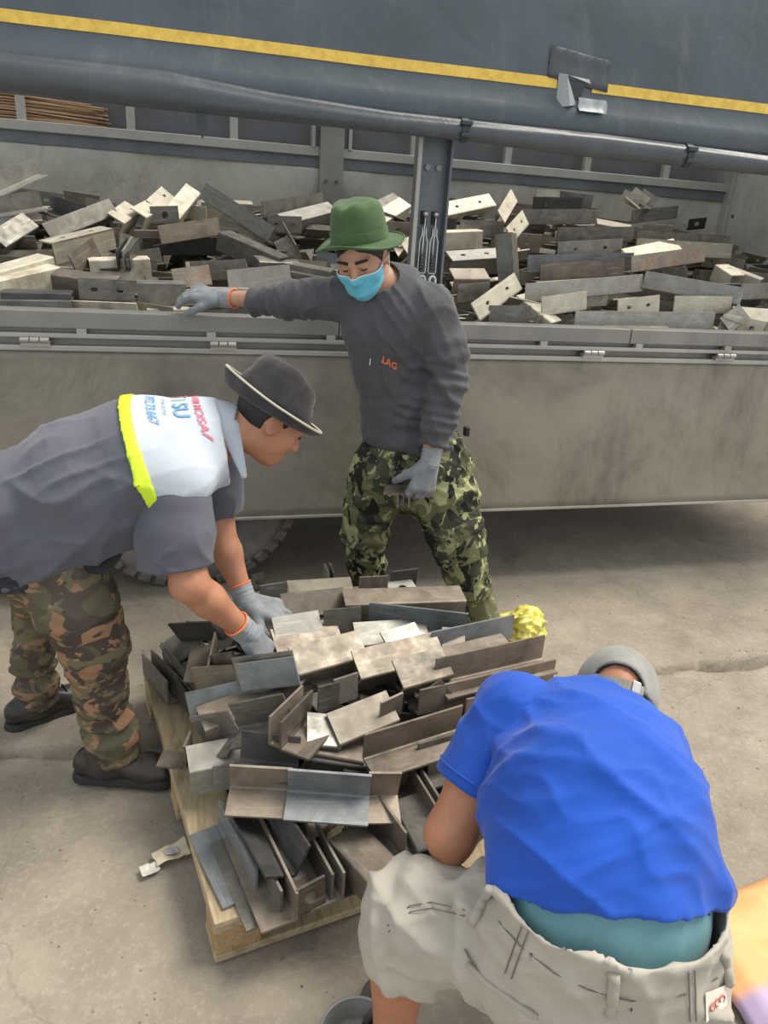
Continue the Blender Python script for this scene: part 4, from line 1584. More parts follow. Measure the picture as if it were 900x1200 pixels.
def text_on(parent, name, s, size, origin, xd, yd, nd, target, m, lift=0.003, label=None):
    """lettering laid onto a curved garment by casting each vertex back to it"""
    cu = bpy.data.curves.new('t', 'FONT')
    cu.body = s
    cu.size = size
    cu.align_x = 'CENTER'
    cu.offset = size * 0.012
    o = bpy.data.objects.new('t', cu)
    COL.objects.link(o)
    dg = bpy.context.evaluated_depsgraph_get()
    me = bpy.data.meshes.new_from_object(o.evaluated_get(dg))
    bpy.data.objects.remove(o)
    bm = bmesh.new()
    bm.from_mesh(me)
    bmesh.ops.triangulate(bm, faces=bm.faces)
    for _ in range(2):
        bmesh.ops.subdivide_edges(bm, edges=[e for e in bm.edges if e.calc_length() > size * 0.25], cuts=1)
    bm.to_mesh(me)
    bm.free()
    bv = BVHTree.FromPolygons([v.co.copy() for v in target.vertices], [tuple(p.vertices) for p in target.polygons])
    xd, yd, nd = nrm(xd), nrm(yd), nrm(nd)
    for v in me.vertices:
        p = origin + xd * v.co.x + yd * v.co.y
        h = bv.ray_cast(Vector(p + nd * 0.3), Vector(-nd))
        v.co = h[0] + h[1] * lift if h[0] is not None else Vector(p)
    return obj(name, me, m, parent, label=label)

# ================================================================== person stooping over the pallet from its far-left side
def build_stooping():
    t = empty('person', 'person in grey work shirt and dark brimmed hat stooping to stack steel on the pallet', 'person', (-0.35, 2.05, 0))
    skin = skin_mat('skin_tan', (0.46, 0.215, 0.125))
    Yn = np.array([0, 1.0, 0])
    # ---- joints
    shN, elN, wrN = PX(214, 562, 1.87)[0], PX(221, 683, 1.80)[0], PX(284, 737, 1.86)[0]
    shF, elF, wrF = PX(258, 545, 2.20)[0], PX(256, 622, 2.17)[0], PX(284, 694, 2.09)[0]
    hipN, knN, anN = PX(62, 655, 1.94)[0], PX(108, 755, 1.93)[0], PX(132, 876, 1.92)[0]
    hipF, knF, anF = PX(45, 640, 2.14)[0], PX(42, 730, 2.22)[0], PX(46, 815, 2.25)[0]
    hc = np.array([0.222, 2.03, 1.075])
    A = frame((0.80, 0.10, -0.60), (0.3, 0.05, 1))
    chain = [PX(-40, 628, 2.03, 62), PX(20, 598, 2.03, 64), PX(100, 566, 2.03, 74), PX(170, 543, 2.03, 74), PX(225, 522, 2.03, 54)]
    neckb = PX(255, 502, 2.03)[0]
    # ---- continuous body
    S = Sdf()
    S.chain([(c, r * 0.86) for c, r in chain], 0.04, Yn, 0.8)
    S.cone(neckb, hc + A @ np.array([0, -0.02, -0.05]), 0.06, 0.055, 0.03)
    head_prims(S, hc, A)
    for sh, el, wr in ((shN, elN, wrN), (shF, elF, wrF)):
        S.cone(sh, el, 0.058, 0.048, 0.04)
        S.cone(el, el + (wr - el) * 0.35, 0.048, 0.046, 0.02)
        S.cone(el + (wr - el) * 0.35, wr, 0.046, 0.029, 0.02)
        S.cone(wr, wr + (wr - el) * 0.15, 0.027, 0.024, 0.01)
    for h_, k_, a_ in ((hipN, knN, anN), (hipF, knF, anF)):
        S.cone(h_, k_, 0.08, 0.06, 0.04)
        S.cone(k_, a_, 0.055, 0.035, 0.02)
    obj('body', S.mesh(0.008, 'body', smooth=1), skin, t, True, label='tanned bare forearms, neck and face')
    for s in (-1, 1):
        p = hc + A @ np.array([s * 0.031, 0.079, 0.011])
        e = Sdf().ell(p, A, (0.012, 0.012, 0.009), 0).mesh(0.003, 'eye')
        obj('eye', e, plain('dark_eye', (0.03, 0.02, 0.015), 0.2), t, True)
    # cropped hair on the nape and temples
    S = Sdf().ell(hc + A @ np.array([0, -0.016, 0.028]), A, (0.080, 0.098, 0.092), 0)
    S.ell(hc + A @ np.array([0, 0.075, -0.045]), A, (0.12, 0.09, 0.1), 0.0, 's')
    S.cut(hc + A @ np.array([0, 0, -0.035]), A @ np.array([0, 0.25, -1]))
    for s in (-1, 1):
        S.ell(hc + A @ np.array([s * 0.08, -0.012, -0.012]), A, (0.03, 0.026, 0.04), 0, 's')
    obj('hair', S.mesh(0.005, 'hair'), MAT['hair'], t, True, label='cropped black hair')

    # ---- trousers
    cam_a = camo('woodland_camo', [(0.105, 0.098, 0.062), (0.075, 0.057, 0.048), (0.15, 0.135, 0.08), (0.3, 0.175, 0.105)], 5.0, (1, 1, 1.6))
    S = Sdf()
    S.chain([PX(-25, 640, 2.03, 55), PX(30, 645, 2.03, 52)], 0.04, Yn, 0.85)
    S.chain([PX(62, 655, 1.95, 52), PX(88, 705, 1.93, 46), PX(109, 752, 1.93, 38), PX(119, 815, 1.925, 29), PX(131, 868, 1.92, 26)], 0.03)
    S.chain([PX(48, 650, 2.13, 46), PX(44, 715, 2.21, 26), PX(39, 770, 2.24, 22), PX(45, 818, 2.25, 23)], 0.03)
    S.chain([(anN + [0.0, 0, 0.055], 0.066), (anN + [0.012, 0, 0.0], 0.062)], 0.02)
    S.chain([(anF + [0.0, 0, 0.05], 0.058), (anF + [0.0, 0, 0.0], 0.056)], 0.02)
    S.cut([0, 0, 0.062], (0, 0, -1))
    w = addw(folds(21, 62, 0.009, (0.45, 0, 1)), ring_folds(anN + [0, 0, 0.2], anN, 3, 0.009, 0.2, 1.1, 0.8, 2), ring_folds(anF + [0, 0, 0.2], anF, 3, 0.008, 0.2, 1.1, 0.8, 3),
             ring_folds(hipN, knN, 4, 0.004, 0.5, 1.2, 0.9, 5))
    tr = obj('trousers', S.mesh(0.008, 'trousers', wrinkle=w), cam_a, t, True, label='woodland camouflage trousers')
    # cargo pocket on the near thigh
    S = Sdf()
    S.chain([PX(96, 715, 1.925, 43), PX(110, 752, 1.922, 38), PX(112, 772, 1.922, 36)], 0.02)
    S.fn(lambda P: (np.abs((P - PX(112, 748, 1.88)[0]) @ nrm([0.05, -0.1, 1])) - 0.072))
    S.fn(lambda P: (np.abs((P - PX(112, 748, 1.88)[0]) @ nrm([1, 0.1, 0.05])) - 0.078))
    S.cut(PX(110, 745, 1.93)[0], (0, 1, 0))
    pk = obj('cargo_pocket', S.mesh(0.006, 'cargo_pocket', offset=0.009, wrinkle=folds(4, 80, 0.004)), cam_a, tr, True)
    boot(t, anN + [-0.012, 0, 0], atz(190, 908, .03) - atz(110, 905, .03))
    boot(t, anF + [-0.005, 0, 0], atz(85, 826, .03) - atz(20, 850, .03))

    S = Sdf().chain([PX(-35, 662, 1.99, 46), PX(40, 650, 1.98, 46), PX(105, 636, 1.98, 40)], 0.03, Yn, 0.8)
    S.cut(PX(0, 690, 1.92)[0], nrm([0.05, -0.1, -1]))
    obj('undershirt', S.mesh(0.008, 'undershirt', wrinkle=folds(35, 60, 0.008, (0.3, 0, 1))), cloth('navy_undershirt', (0.022, 0.024, 0.034), 0.2), t, True, label='dark navy shirt tail')
    # ---- shirt: dark body, pale yoke, lime tape, sleeves
    dk = cloth('slate_work_shirt', (0.105, 0.108, 0.135), 0.15, 5)
    pale = cloth('pale_grey_yoke', (0.50, 0.55, 0.62), 0.10, 7)
    S = Sdf()
    S.chain(chain, 0.04, Yn, 0.8)
    S.cone(PX(225, 522, 2.03)[0], PX(252, 503, 2.03)[0], 0.10, 0.075, 0.04)
    for sh in (shN, shF):
        S.cone(chain[3][0] * 0.4 + chain[4][0] * 0.6, sh, 0.09, 0.075, 0.05)
    # hanging belly and tail of the shirt
    S.chain([PX(-30, 655, 2.0, 45), PX(60, 628, 1.99, 50), PX(150, 600, 1.99, 48)], 0.05, Yn, 0.75)
    S.cut(neckb + nrm(hc - neckb) * 0.012, nrm(hc - neckb))
    hem0, hem1 = PX(-10, 684, 1.92)[0], PX(128, 652, 1.90)[0]
    hn = nrm(np.cross(hem1 - hem0, [0, 1, 0]))
    hn = hn if hn[2] < 0 else -hn
    S.cut(hem0, hn)
    tape_c = PX(156, 515, 1.9)[0]
    sp = nrm(chain[4][0] - chain[1][0])
    tape_n = nrm(np.array([0.93, 0.0, 0.30]))
    prims = list(S.p)
    w0 = addw(folds(31, 38, 0.018, (0.55, 0.3, -0.75)), folds(37, 90, 0.004, (0.6, 0.3, -0.6)))
    def w(V):
        s_ = (V - tape_c) @ tape_n
        return w0(V) * np.clip(0.25 - s_ / 0.10, 0.22, 1.0)
    shirt_me = S.mesh(0.008, 'shirt', wrinkle=w)
    shirt = obj('shirt', shirt_me, dk, t, True, label='slate grey short-sleeved work shirt')
    S = Sdf()
    S.p = list(prims)
    S.cut(tape_c, -tape_n)
    wy = w
    yoke_me = S.mesh(0.007, 'yoke', offset=0.005, wrinkle=wy)
    yoke = obj('yoke', yoke_me, pale, shirt, True, label='pale grey yoke with printed lettering')
    lime = plain('lime_reflective_tape', (0.62, 0.85, 0.03), 0.45, var=0.08)
    S = Sdf()
    S.p = list(prims)
    S.fn(lambda P: np.abs((P - tape_c) @ tape_n) - 0.0165)
    obj('reflective_tape', S.mesh(0.006, 'reflective_tape', offset=0.009, wrinkle=wy), lime, shirt, True, label='lime yellow reflective tape')
    # collar
    S = Sdf()
    ax = nrm(hc + A @ np.array([0, -0.02, -0.05]) - neckb)
    S.cone(neckb - ax * 0.02, neckb + ax * 0.05, 0.082, 0.070, 0)
    S.cone(neckb - ax * 0.05, neckb + ax * 0.09, 0.064, 0.060, 0, op='s')
    S.cut(neckb + ax * 0.028, ax + np.array([0.0, 0, -0.35]))
    S.cut(neckb - ax * 0.025, -ax)
    obj('collar', S.mesh(0.005, 'collar', smooth=1), pale, shirt, True)
    S = Sdf()
    c0 = neckb + np.array([0.03, -0.07, -0.035])
    S.cone(c0 + [0.0, 0.01, 0.05], c0 + [0.035, -0.012, -0.075], 0.030, 0.010, 0.0, (0.3, -0.9, 0.1), 3.0)
    obj('collar_point', S.mesh(0.004, 'collar_point'), pale, shirt, True)
    # sleeves
    for sh, el, pxs in ((shN, elN, [PX(206, 590, 1.865, 42), PX(205, 625, 1.85, 44), PX(206, 668, 1.83, 43)]), (shF, elF, [PX(255, 545, 2.2, 30), PX(255, 575, 2.19, 28), PX(258, 608, 2.18, 25)])):
        S = Sdf()
        S.chain(pxs, 0.03)
        dn = nrm(pxs[2][0] - pxs[0][0])
        S.cut(pxs[2][0] - dn * 0.012, dn + np.array([0.1, 0, 0]))
        S.cone(pxs[2][0] - dn * 0.04, pxs[2][0] + dn * 0.1, pxs[2][1] - 0.012, pxs[2][1] - 0.008, 0, op='s')
        obj('sleeve', S.mesh(0.007, 'sleeve', wrinkle=lambda V, p0=pxs[0][0], dn=dn: addw(folds(33, 45, 0.012, (1, 0.5, 0.15)), folds(38, 100, 0.003))(V) * np.clip(((V - p0) @ dn - 0.02) / 0.10, 0, 1)), dk, shirt, True)
    # printed lettering on the yoke, read across the back
    up = sp
    xd = nrm(np.array([0.0, -1.0, 0.0]))
    nd = nrm(np.cross(xd, up))
    nd = nd if nd[2] > 0 else -nd
    red, grn, blu, gry = (plain(n_, c_, 0.6, var=0.05) for n_, c_ in (('print_red', (0.75, 0.13, 0.2)), ('print_green', (0.25, 0.75, 0.5)), ('print_blue', (0.14, 0.33, 0.58)), ('print_grey', (0.35, 0.4, 0.47))))
    o0 = PX(185, 490, 1.99)[0]

    def at(s, y):
        return o0 + up * s + xd * y
    text_on(shirt, 'print_line', 'NAM MOISAI', 0.027, at(0.098, 0.02), xd, up, nd, yoke_me, red)
    text_on(shirt, 'print_line', 'T', 0.054, at(0.048, -0.065), xd, up, nd, yoke_me, red)
    text_on(shirt, 'print_line', 'I', 0.054, at(0.048, -0.028), xd, up, nd, yoke_me, grn)
    text_on(shirt, 'print_line', 'SU', 0.054, at(0.048, 0.03), xd, up, nd, yoke_me, blu)
    text_on(shirt, 'print_line', 'noi that sat thep', 0.014, at(0.024, 0.01), xd, up, nd, yoke_me, gry)
    text_on(shirt, 'print_line', '0972.73.667', 0.03, at(-0.012, 0.02), xd, up, nd, yoke_me, blu)

    # ---- gloves on the steel
    glove(t, elN, wrN + nrm(wrN - elN) * 0.025, (0.42, 0.10, -0.75), (0.62, -0.50, 0.55), -1, curl=(0.22, 0.34, 0.42, 0.5), spread=0.36, thumb=(0.6, 0.2), g=1.2)
    glove(t, elF, wrF + nrm(wrF - elF) * 0.03, (0.93, -0.18, -0.33), (0.25, -0.25, 0.93), 1, curl=(0.2, 0.24, 0.3, 0.35), spread=0.12, thumb=(0.45, 0.35), g=1.15)

    # ---- trilby
    hatm = cloth('charcoal_hat', (0.042, 0.038, 0.041), 0.3, 25, weave=300, bumpd=0.0015)
    band = cloth('hat_band', (0.014, 0.015, 0.018), 0.2, 20)
    B = frame((0.85, 0.08, -0.52), (0.3, 0.05, 1))
    hcn = hc + A @ np.array([0, -0.024, 0.031])

    def dent(x, y, h):
        d = 0.0
        if h > 0.06:
            d -= 0.030 * math.exp(-(x / 0.022) ** 2) * (0.6 + 0.4 * math.tanh(y / 0.05))
            d -= 0.30 * max(0, y + 0.02) * (h / 0.13) ** 2
            d -= 0.010 * max(0, -y / 0.08) * (h / 0.12)
        return d
    R = 0.102
    crown = [(R * q, h_, 0) for q, h_ in ((0.12, 0.112), (0.35, 0.118), (0.55, 0.128), (0.68, 0.134), (0.76, 0.130), (0.82, 0.112), (0.87, 0.075), (0.92, 0.052), (0.96, 0.03), (0.99, 0.012), (1.0, 0.0))]

    def bh(q):
        def f(th):
            c2 = math.sin(th)            # +1 front, -1 back
            up_ = 0.040 + 0.016 * max(0, -c2) ** 1.5 - 0.008 * max(0, c2)
            return q * q * up_ - q * 0.016 - 0.003
        return f
    brim = [(R * (1.01 + 0.32 * q), bh(q), 0) for q in (0.05, 0.25, 0.5, 0.75, 0.9, 1.0)]
    V, F = hat_mesh(hcn, B, crown, brim, 1.0, 1.17, dent=dent)
    hat = obj('hat', mesh_np('hat', V, F), hatm, t, True, label='charcoal trilby with pale brim trim')
    so = hat.modifiers.new('t', 'SOLIDIFY')
    so.thickness = 0.004
    n = 64
    m = len(crown) + len(brim)
    edge = [V[(m - 1) * n + k] for k in range(n)]
    MB().tube(edge, 0.0042, 8, True).build('brim_trim', plain('cream_trim', (0.42, 0.39, 0.3), 0.6), hat, True, label='cream trim on the brim edge')
    Vb, Fb = hat_mesh(hcn, B, [(R * 0.975, 0.034, 0), (R * 1.012, 0.03, 0), (R * 1.03, 0.002, 0)], [], 1.0, 1.17)
    Fb = Fb[:-64]
    obj('hat_band', mesh_np('hat_band', Vb, Fb), band, hat, True)
    return t


build_stooping()

# ================================================================== person standing between the pallet and the truck
def build_standing():
    t = empty('person', 'person in green bucket hat and blue face mask reaching into the truck load', 'person', (0.95, 2.63, 0))
    skin = skin_mat('skin_light', (0.5, 0.275, 0.185))
    lat = nrm([0.92, -0.38, -0.02])
    fr = nrm(np.cross(lat, [0.05, 0, -1]))
    fr = fr if fr[1] < 0 else -fr
    shR, elR, wrR = PX(408, 349, 2.60)[0], PX(338, 352, 2.76)[0], PX(272, 350, 2.93)[0]
    shL, elL, wrL = PX(503, 360, 2.47)[0], PX(525, 450, 2.41)[0], PX(506, 531, 2.37)[0]
    hipR, knR, anR = PX(448, 545, 2.62)[0], PX(430, 622, 2.68)[0], PX(432, 702, 2.76)[0]
    hipL, knL, anL = PX(508, 545, 2.52)[0], PX(534, 635, 2.46)[0], PX(567, 736, 2.48)[0]
    hc = PX(425, 303, 2.49)[0]
    A = frame((-0.42, -0.74, -0.46), (-0.10, 0.1, 1))
    torso = [PX(484, 530, 2.57, 56), PX(474, 480, 2.56, 50), PX(463, 430, 2.55, 50), PX(457, 385, 2.54, 52), PX(455, 352, 2.54, 44)]
    neckb = PX(452, 336, 2.54)[0]
    S = Sdf()
    S.chain([(c, r * 0.8) for c, r in torso], 0.04, fr, 1.5)
    S.cone(neckb, hc + A @ np.array([0, -0.025, -0.05]), 0.056, 0.052, 0.03)
    head_prims(S, hc, A)
    for sh, el, wr in ((shR, elR, wrR), (shL, elL, wrL)):
        S.cone(sh, el, 0.052, 0.044, 0.04)
        S.cone(el, wr, 0.042, 0.027, 0.02)
        S.cone(wr, wr + (wr - el) * 0.12, 0.026, 0.024, 0.01)
    for h_, k_, a_ in ((hipR, knR, anR), (hipL, knL, anL)):
        S.cone(h_, k_, 0.075, 0.055, 0.04)
        S.cone(k_, a_, 0.05, 0.035, 0.02)
    obj('body', S.mesh(0.007, 'body', smooth=1), skin, t, True, label='face, neck and bare wrists')
    for s in (-1, 1):
        p = hc + A @ np.array([s * 0.031, 0.0785, 0.008])
        obj('eye', Sdf().ell(p, A, (0.013, 0.012, 0.005), 0).mesh(0.0025, 'eye'), plain('lowered_eye', (0.03, 0.02, 0.016), 0.3), t, True)
        a_, b_ = hc + A @ np.array([s * 0.016, 0.094, 0.036]), hc + A @ np.array([s * 0.05, 0.082, 0.038])
        obj('eyebrow', Sdf().cone(a_, b_, 0.0055, 0.004, 0).mesh(0.0025, 'eyebrow'), MAT['hair'], t, True)
    S = Sdf().ell(hc + A @ np.array([0, -0.016, 0.03]), A, (0.081, 0.099, 0.093), 0)
    S.ell(hc + A @ np.array([0, 0.085, -0.03]), A, (0.11, 0.09, 0.085), 0.0, 's')
    S.cut(hc + A @ np.array([0, 0, -0.03]), A @ np.array([0, 0.25, -1]))
    for s in (-1, 1):
        S.ell(hc + A @ np.array([s * 0.082, -0.012, -0.014]), A, (0.03, 0.024, 0.036), 0, 's')
    obj('hair', S.mesh(0.005, 'hair'), MAT['hair'], t, True, label='short black hair')

    # ---- shirt
    dk = cloth('charcoal_sweatshirt', (0.082, 0.083, 0.09), 0.12, 6)
    S = Sdf()
    S.chain(torso, 0.04, fr, 1.42)
    for sh in (shR, shL):
        S.cone(torso[3][0] * 0.35 + torso[4][0] * 0.65 + (sh - torso[4][0]) * 0.25, sh, 0.07, 0.064, 0.05)
    S.cone(neckb - [0, 0, 0.05], neckb + [0, 0, 0.005], 0.085, 0.07, 0.03)
    S.chain([PX(405, 349, 2.6, 25), PX(375, 349, 2.67, 22), PX(338, 352, 2.76, 20), PX(305, 353, 2.845, 15.5), PX(290, 353, 2.88, 14.5)], 0.03)
    S.chain([PX(505, 362, 2.47, 30), PX(520, 410, 2.43, 25), PX(526, 450, 2.41, 23), PX(514, 495, 2.385, 19), PX(507, 530, 2.37, 16)], 0.025)
    S.cut(PX(297, 353, 2.865)[0], nrm(wrR - elR))
    # the left cuff and the hem end cleanly
    cu, cn = PX(508, 522, 2.37)[0], nrm(wrL - elL)
    S.fn(lambda P: np.where(np.linalg.norm(P - cu, axis=-1) < 0.075, (P - cu) @ cn, -1.0))
    hem = PX(480, 524, 2.5)[0]
    hn = nrm([0.12, 0.25, -1])
    S.fn(lambda P: np.where(np.linalg.norm(P - cu, axis=-1) < 0.10, -1.0, (P - hem) @ hn))
    ndir = nrm(hc + A @ np.array([0, -0.025, -0.05]) - neckb)
    S.ell(neckb + ndir * 0.06 + fr * 0.03, np.eye(3), (0.082, 0.082, 0.06), 0.01, 's')
    w = addw(folds(41, 42, 0.015, (0.8, -0.2, 0.75)), folds(42, 100, 0.003), ring_folds(shR, wrR, 9, 0.0032, 0.35, 0.95, 0.5, 1), ring_folds(elL, wrL, 6, 0.004, -0.3, 1.0, 0.6, 2),
             ring_folds(torso[2][0], torso[0][0], 3, 0.005, 0.2, 1.0, 0.9, 5), ring_folds(shL, elL, 3, 0.003, 0.4, 1.1, 0.8, 7))
    me = S.mesh(0.0075, 'sweatshirt', wrinkle=w)
    shirt = obj('sweatshirt', me, dk, t, True, label='charcoal long-sleeved sweatshirt')
    # neck rib
    a1 = nrm(np.cross(ndir, fr))
    a2 = np.cross(ndir, a1)
    orange = plain('orange_print', (0.85, 0.19, 0.07), 0.6, var=0.1)
    # small printed mark on the chest
    nd = -FW + np.array([0, 0, 0.2])
    c0 = PX(457, 417, 2.40)[0]
    xd, yd = nrm(lat - np.array([0, 0, 0.30])), np.array([0.1, 0, 1.0])
    text_on(shirt, 'chest_print', 'LAG', 0.030, c0 + yd * -0.012, xd, yd, nd, me, orange, 0.003, 'small orange lettering')
    wt = plain('white_thread', (0.7, 0.72, 0.66), 0.6)
    text_on(shirt, 'chest_tag', 'l', 0.03, PX(433, 411, 2.4)[0] - [0, 0, 0.012], xd, yd, nd, me, wt, 0.003)

    # ---- trousers
    cam_c = camo('jungle_camo', [(0.065, 0.075, 0.042), (0.155, 0.16, 0.08), (0.022, 0.024, 0.02), (0.36, 0.37, 0.19)], 8.0, (1, 1, 0.8))
    S = Sdf()
    S.chain([PX(486, 522, 2.57, 57), PX(484, 548, 2.57, 60)], 0.04, fr, 1.4)
    S.chain([PX(450, 550, 2.61, 40), PX(438, 585, 2.64, 31), PX(430, 622, 2.68, 23.5), PX(430, 662, 2.72, 21), PX(431, 698, 2.755, 19)], 0.03)
    S.chain([PX(510, 550, 2.53, 44), PX(521, 585, 2.50, 40), PX(533, 625, 2.465, 33), PX(546, 668, 2.465, 25), PX(560, 708, 2.475, 20), PX(567, 730, 2.48, 19)], 0.03)
    S.cut(PX(486, 508, 2.55)[0], (0, 0, 1))
    S.cut([0, 0, 0.06], (0, 0, -1))
    w = addw(folds(51, 60, 0.010, (0.6, 0.1, 0.8)), ring_folds(knL, anL, 4, 0.007, 0.3, 1.1, 0.9, 3), ring_folds(hipL, knL, 3, 0.006, 0.3, 1.2, 0.8, 4), ring_folds(hipR, knR, 4, 0.005, 0.2, 1.2, 0.9, 6))
    tr = obj('trousers', S.mesh(0.0075, 'trousers', wrinkle=w), cam_c, t, True, label='green jungle camouflage trousers')
    # cargo pockets: bag and flap
    for cx, cy, Y, r, hx, hh in ((537, 632, 2.45, 34, 0.085, 0.075), (424, 612, 2.66, 23, 0.05, 0.085)):
        c0, rr = PX(cx, cy, Y, r)
        ax = nrm(knL - hipL) if cx > 480 else nrm(knR - hipR)
        S = Sdf().cone(c0 - ax * 0.09, c0 + ax * 0.10, rr, rr * 0.86, 0)
        S.fn(lambda P, c0=c0, ax=ax, hh=hh: np.abs((P - c0) @ ax) - hh)
        S.cut(c0 + fr * 0.02, -fr if cx > 480 else nrm([1, 0.3, 0]))
        pk = obj('cargo_pocket', S.mesh(0.006, 'cargo_pocket', offset=0.006, wrinkle=folds(8, 80, 0.005)), cam_c, tr, True)
        S = Sdf().cone(c0 - ax * 0.09, c0 + ax * 0.10, rr, rr * 0.86, 0)
        S.fn(lambda P, c0=c0, ax=ax, hh=hh: np.abs((P - c0 + ax * (hh - 0.015)) @ ax) - 0.024)
        S.cut(c0 + fr * 0.02, -fr if cx > 480 else nrm([1, 0.3, 0]))
        obj('pocket_flap', S.mesh(0.006, 'pocket_flap', offset=0.0125, wrinkle=folds(9, 80, 0.004)), cam_c, tr, True)
    MB().frame_box(PX(545, 512, 2.52)[0], np.array([0.018, 0, 0]), np.array([0, 0.03, 0]), np.array([0, 0, 0.035])).build('belt_end', MAT['sole'], tr, bevel=0.004)
    boot(t, anR + [0, 0, 0], np.array([-0.5, -0.85, 0]))
    boot(t, anL + [0, 0, 0], np.array([-0.1, -1.0, 0]))

    # ---- gloves
    glove(t, elR, wrR + nrm(wrR - elR) * 0.045, (-0.92, 0.26, 0.14), (-0.12, -0.35, 0.93), -1, curl=(0.45, 0.5, 0.55, 0.6), spread=0.08, thumb=(0.35, 0.25), g=1.15)
    glove(t, elL, wrL + nrm(wrL - elL) * 0.03, (-0.22, -0.06, -0.97), (0.25, -0.95, 0.02), 1, curl=(0.50, 0.58, 0.62, 0.66), spread=0.06, thumb=(0.45, 0.55), g=1.15)

    # ---- surgical mask
    blue = cloth('sky_blue_mask', (0.13, 0.52, 0.68), 0.08, 8, rough=0.7)
    white = cloth('white_loop', (0.75, 0.78, 0.8), 0.05)
    V, F = [], []
    nu, nv = 22, 12
    bm_ = bmesh.new()
    S0 = Sdf()
    head_prims(S0, hc, A)
    hm = S0.mesh(0.006, 'tmp')
    bv = BVHTree.FromPolygons([v.co.copy() for v in hm.vertices], [tuple(p.vertices) for p in hm.polygons])
    bm_.free()
    for i in range(nu):
        for j in range(nv):
            a_ = (i / (nu - 1) * 2 - 1)
            q = j / (nv - 1)
            ang = a_ * 1.28 * (1 - 0.12 * q)
            u = -0.008 - 0.10 * q * (1 - 0.38 * a_ * a_) - 0.012 * (1 - abs(a_)) * 0
            dr = A @ np.array([math.sin(ang), math.cos(ang), 0])
            c_ = hc + A @ np.array([0, 0.0, u])
            h_ = bv.ray_cast(Vector(c_ + dr * 0.3), Vector(-dr))
            base = np.array(h_[0]) if h_[0] is not None else c_ + dr * 0.08
            tent = c_ + dr * (0.104 - 0.03 * abs(a_) - 0.034 * max(0, q - 0.72) / 0.28 - 0.006 * (q - 0.4) ** 2)
            d1, d2 = np.dot(base - c_, dr), np.dot(tent - c_, dr)
            rr = max(d1 + 0.004, min(d2, d1 + 0.03)) + 0.0012 * math.sin(q * 20)
            V.append(c_ + dr * rr)
    for i in range(nu - 1):
        for j in range(nv - 1):
            F.append((i * nv + j, i * nv + j + 1, (i + 1) * nv + j + 1, (i + 1) * nv + j))
    mk = obj('face_mask', mesh_np('face_mask', V, F), blue, t, True, label='sky blue pleated face mask')
    mk.modifiers.new('t', 'SOLIDIFY').thickness = 0.002
    top = [V[i * nv] + (V[i * nv] - hc) * 0.02 for i in range(nu)]
    MB().tube(top, 0.0022, 6).build('mask_border', white, mk, True)
    for s, i in ((-1, 0), (1, nu - 1)):
        ear = hc + A @ np.array([s * 0.086, -0.022, 0.006])
        for j in (0, nv - 2):
            p = V[i * nv + j]
            mid = (p + ear) / 2 + A @ np.array([s * 0.012, 0, -0.008 if j else 0.004])
            MB().tube([p, mid, ear], 0.0016, 6).build('ear_loop', white, mk, True)

    # ---- bucket hat
    grn = cloth('green_hat_cloth', (0.062, 0.115, 0.045), 0.25, 14, weave=500, bumpd=0.001)
    B = frame((-0.40, -0.88, -0.17), (-0.10, 0.1, 1))
    hcn = hc + A @ np.array([0, -0.018, 0.062])
    R = 0.092

    def dent(x, y, h):
        d = 0.0
        if h > 0.05:
            d -= 0.016 * math.exp(-((x - 0.02) / 0.02) ** 2 - ((y - 0.04) / 0.04) ** 2)
            d -= 0.012 * math.exp(-((x + 0.03) / 0.025) ** 2 - ((y - 0.01) / 0.05) ** 2)
            d += 0.004 * math.sin(x * 70) * math.sin(y * 55)
        return d
    crown = [(R * q, h_, 0) for q, h_ in ((0.2, 0.118), (0.45, 0.117), (0.65, 0.114), (0.78, 0.107), (0.86, 0.096), (0.91, 0.08), (0.945, 0.06), (0.97, 0.04), (0.99, 0.018), (1.0, 0.0))]

    def bh(q):
        def f(th):
            return -0.004 - q * (0.026 + 0.010 * math.cos(2 * th) + 0.007 * math.sin(3 * th + 1.0)) + 0.020 * q * q
        return f
    brim = [(R * (1.0 + 0.56 * q), bh(q), 0) for q in (0.05, 0.2, 0.4, 0.6, 0.8, 1.0)]
    V2, F2 = hat_mesh(hcn, B, crown, brim, 1.0, 1.15, dent=dent)
    hat = obj('bucket_hat', mesh_np('bucket_hat', V2, F2), grn, t, True, label='olive green bucket hat')
    hat.modifiers.new('t', 'SOLIDIFY').thickness = 0.004
    m = len(crown) + len(brim)
    MB().tube([V2[(m - 1) * 64 + k] for k in range(64)], 0.0028, 6, True).build('brim_edge', grn, hat, True)
    obj('hat_band', mesh_np('hat_band', *(lambda r: (r[0], r[1][:-64]))(hat_mesh(hcn, B, [(R * 0.995, 0.03, 0), (R * 1.012, 0.027, 0), (R * 1.018, 0.0, 0)], [], 1.0, 1.15))), grn, hat, True)
    # ---- brackets in the left hand
    hw = wrL + nrm(wrL - elL) * 0.03 + np.array([-0.22, -0.06, -0.97]) * 0.115
    for k in range(4):
        a_ = np.array([hw[0] - 0.085 + 0.021 * k, hw[1] - 0.012, hw[2] - 0.0])
        L, R_ = rot_from(a_, a_ + np.array([0.03, 0.085, 0.0]), -92 * DEG)
        o = bpy.data.objects.new('steel_bracket', angle_mesh(0.09, 0.055, 0, 'st_brown'))
        COL.objects.link(o)
        M = Matrix.Identity(4)
        for i in range(3):
            for j in range(3):
                M[i][j] = R_[i, j]
            M[i][3] = a_[i]
        o.matrix_world = M
        tag(o, 'small brown steel bracket held in the grey glove beside camouflage trousers', 'steel angle', 'brackets held in the hand')
    return t


build_standing()

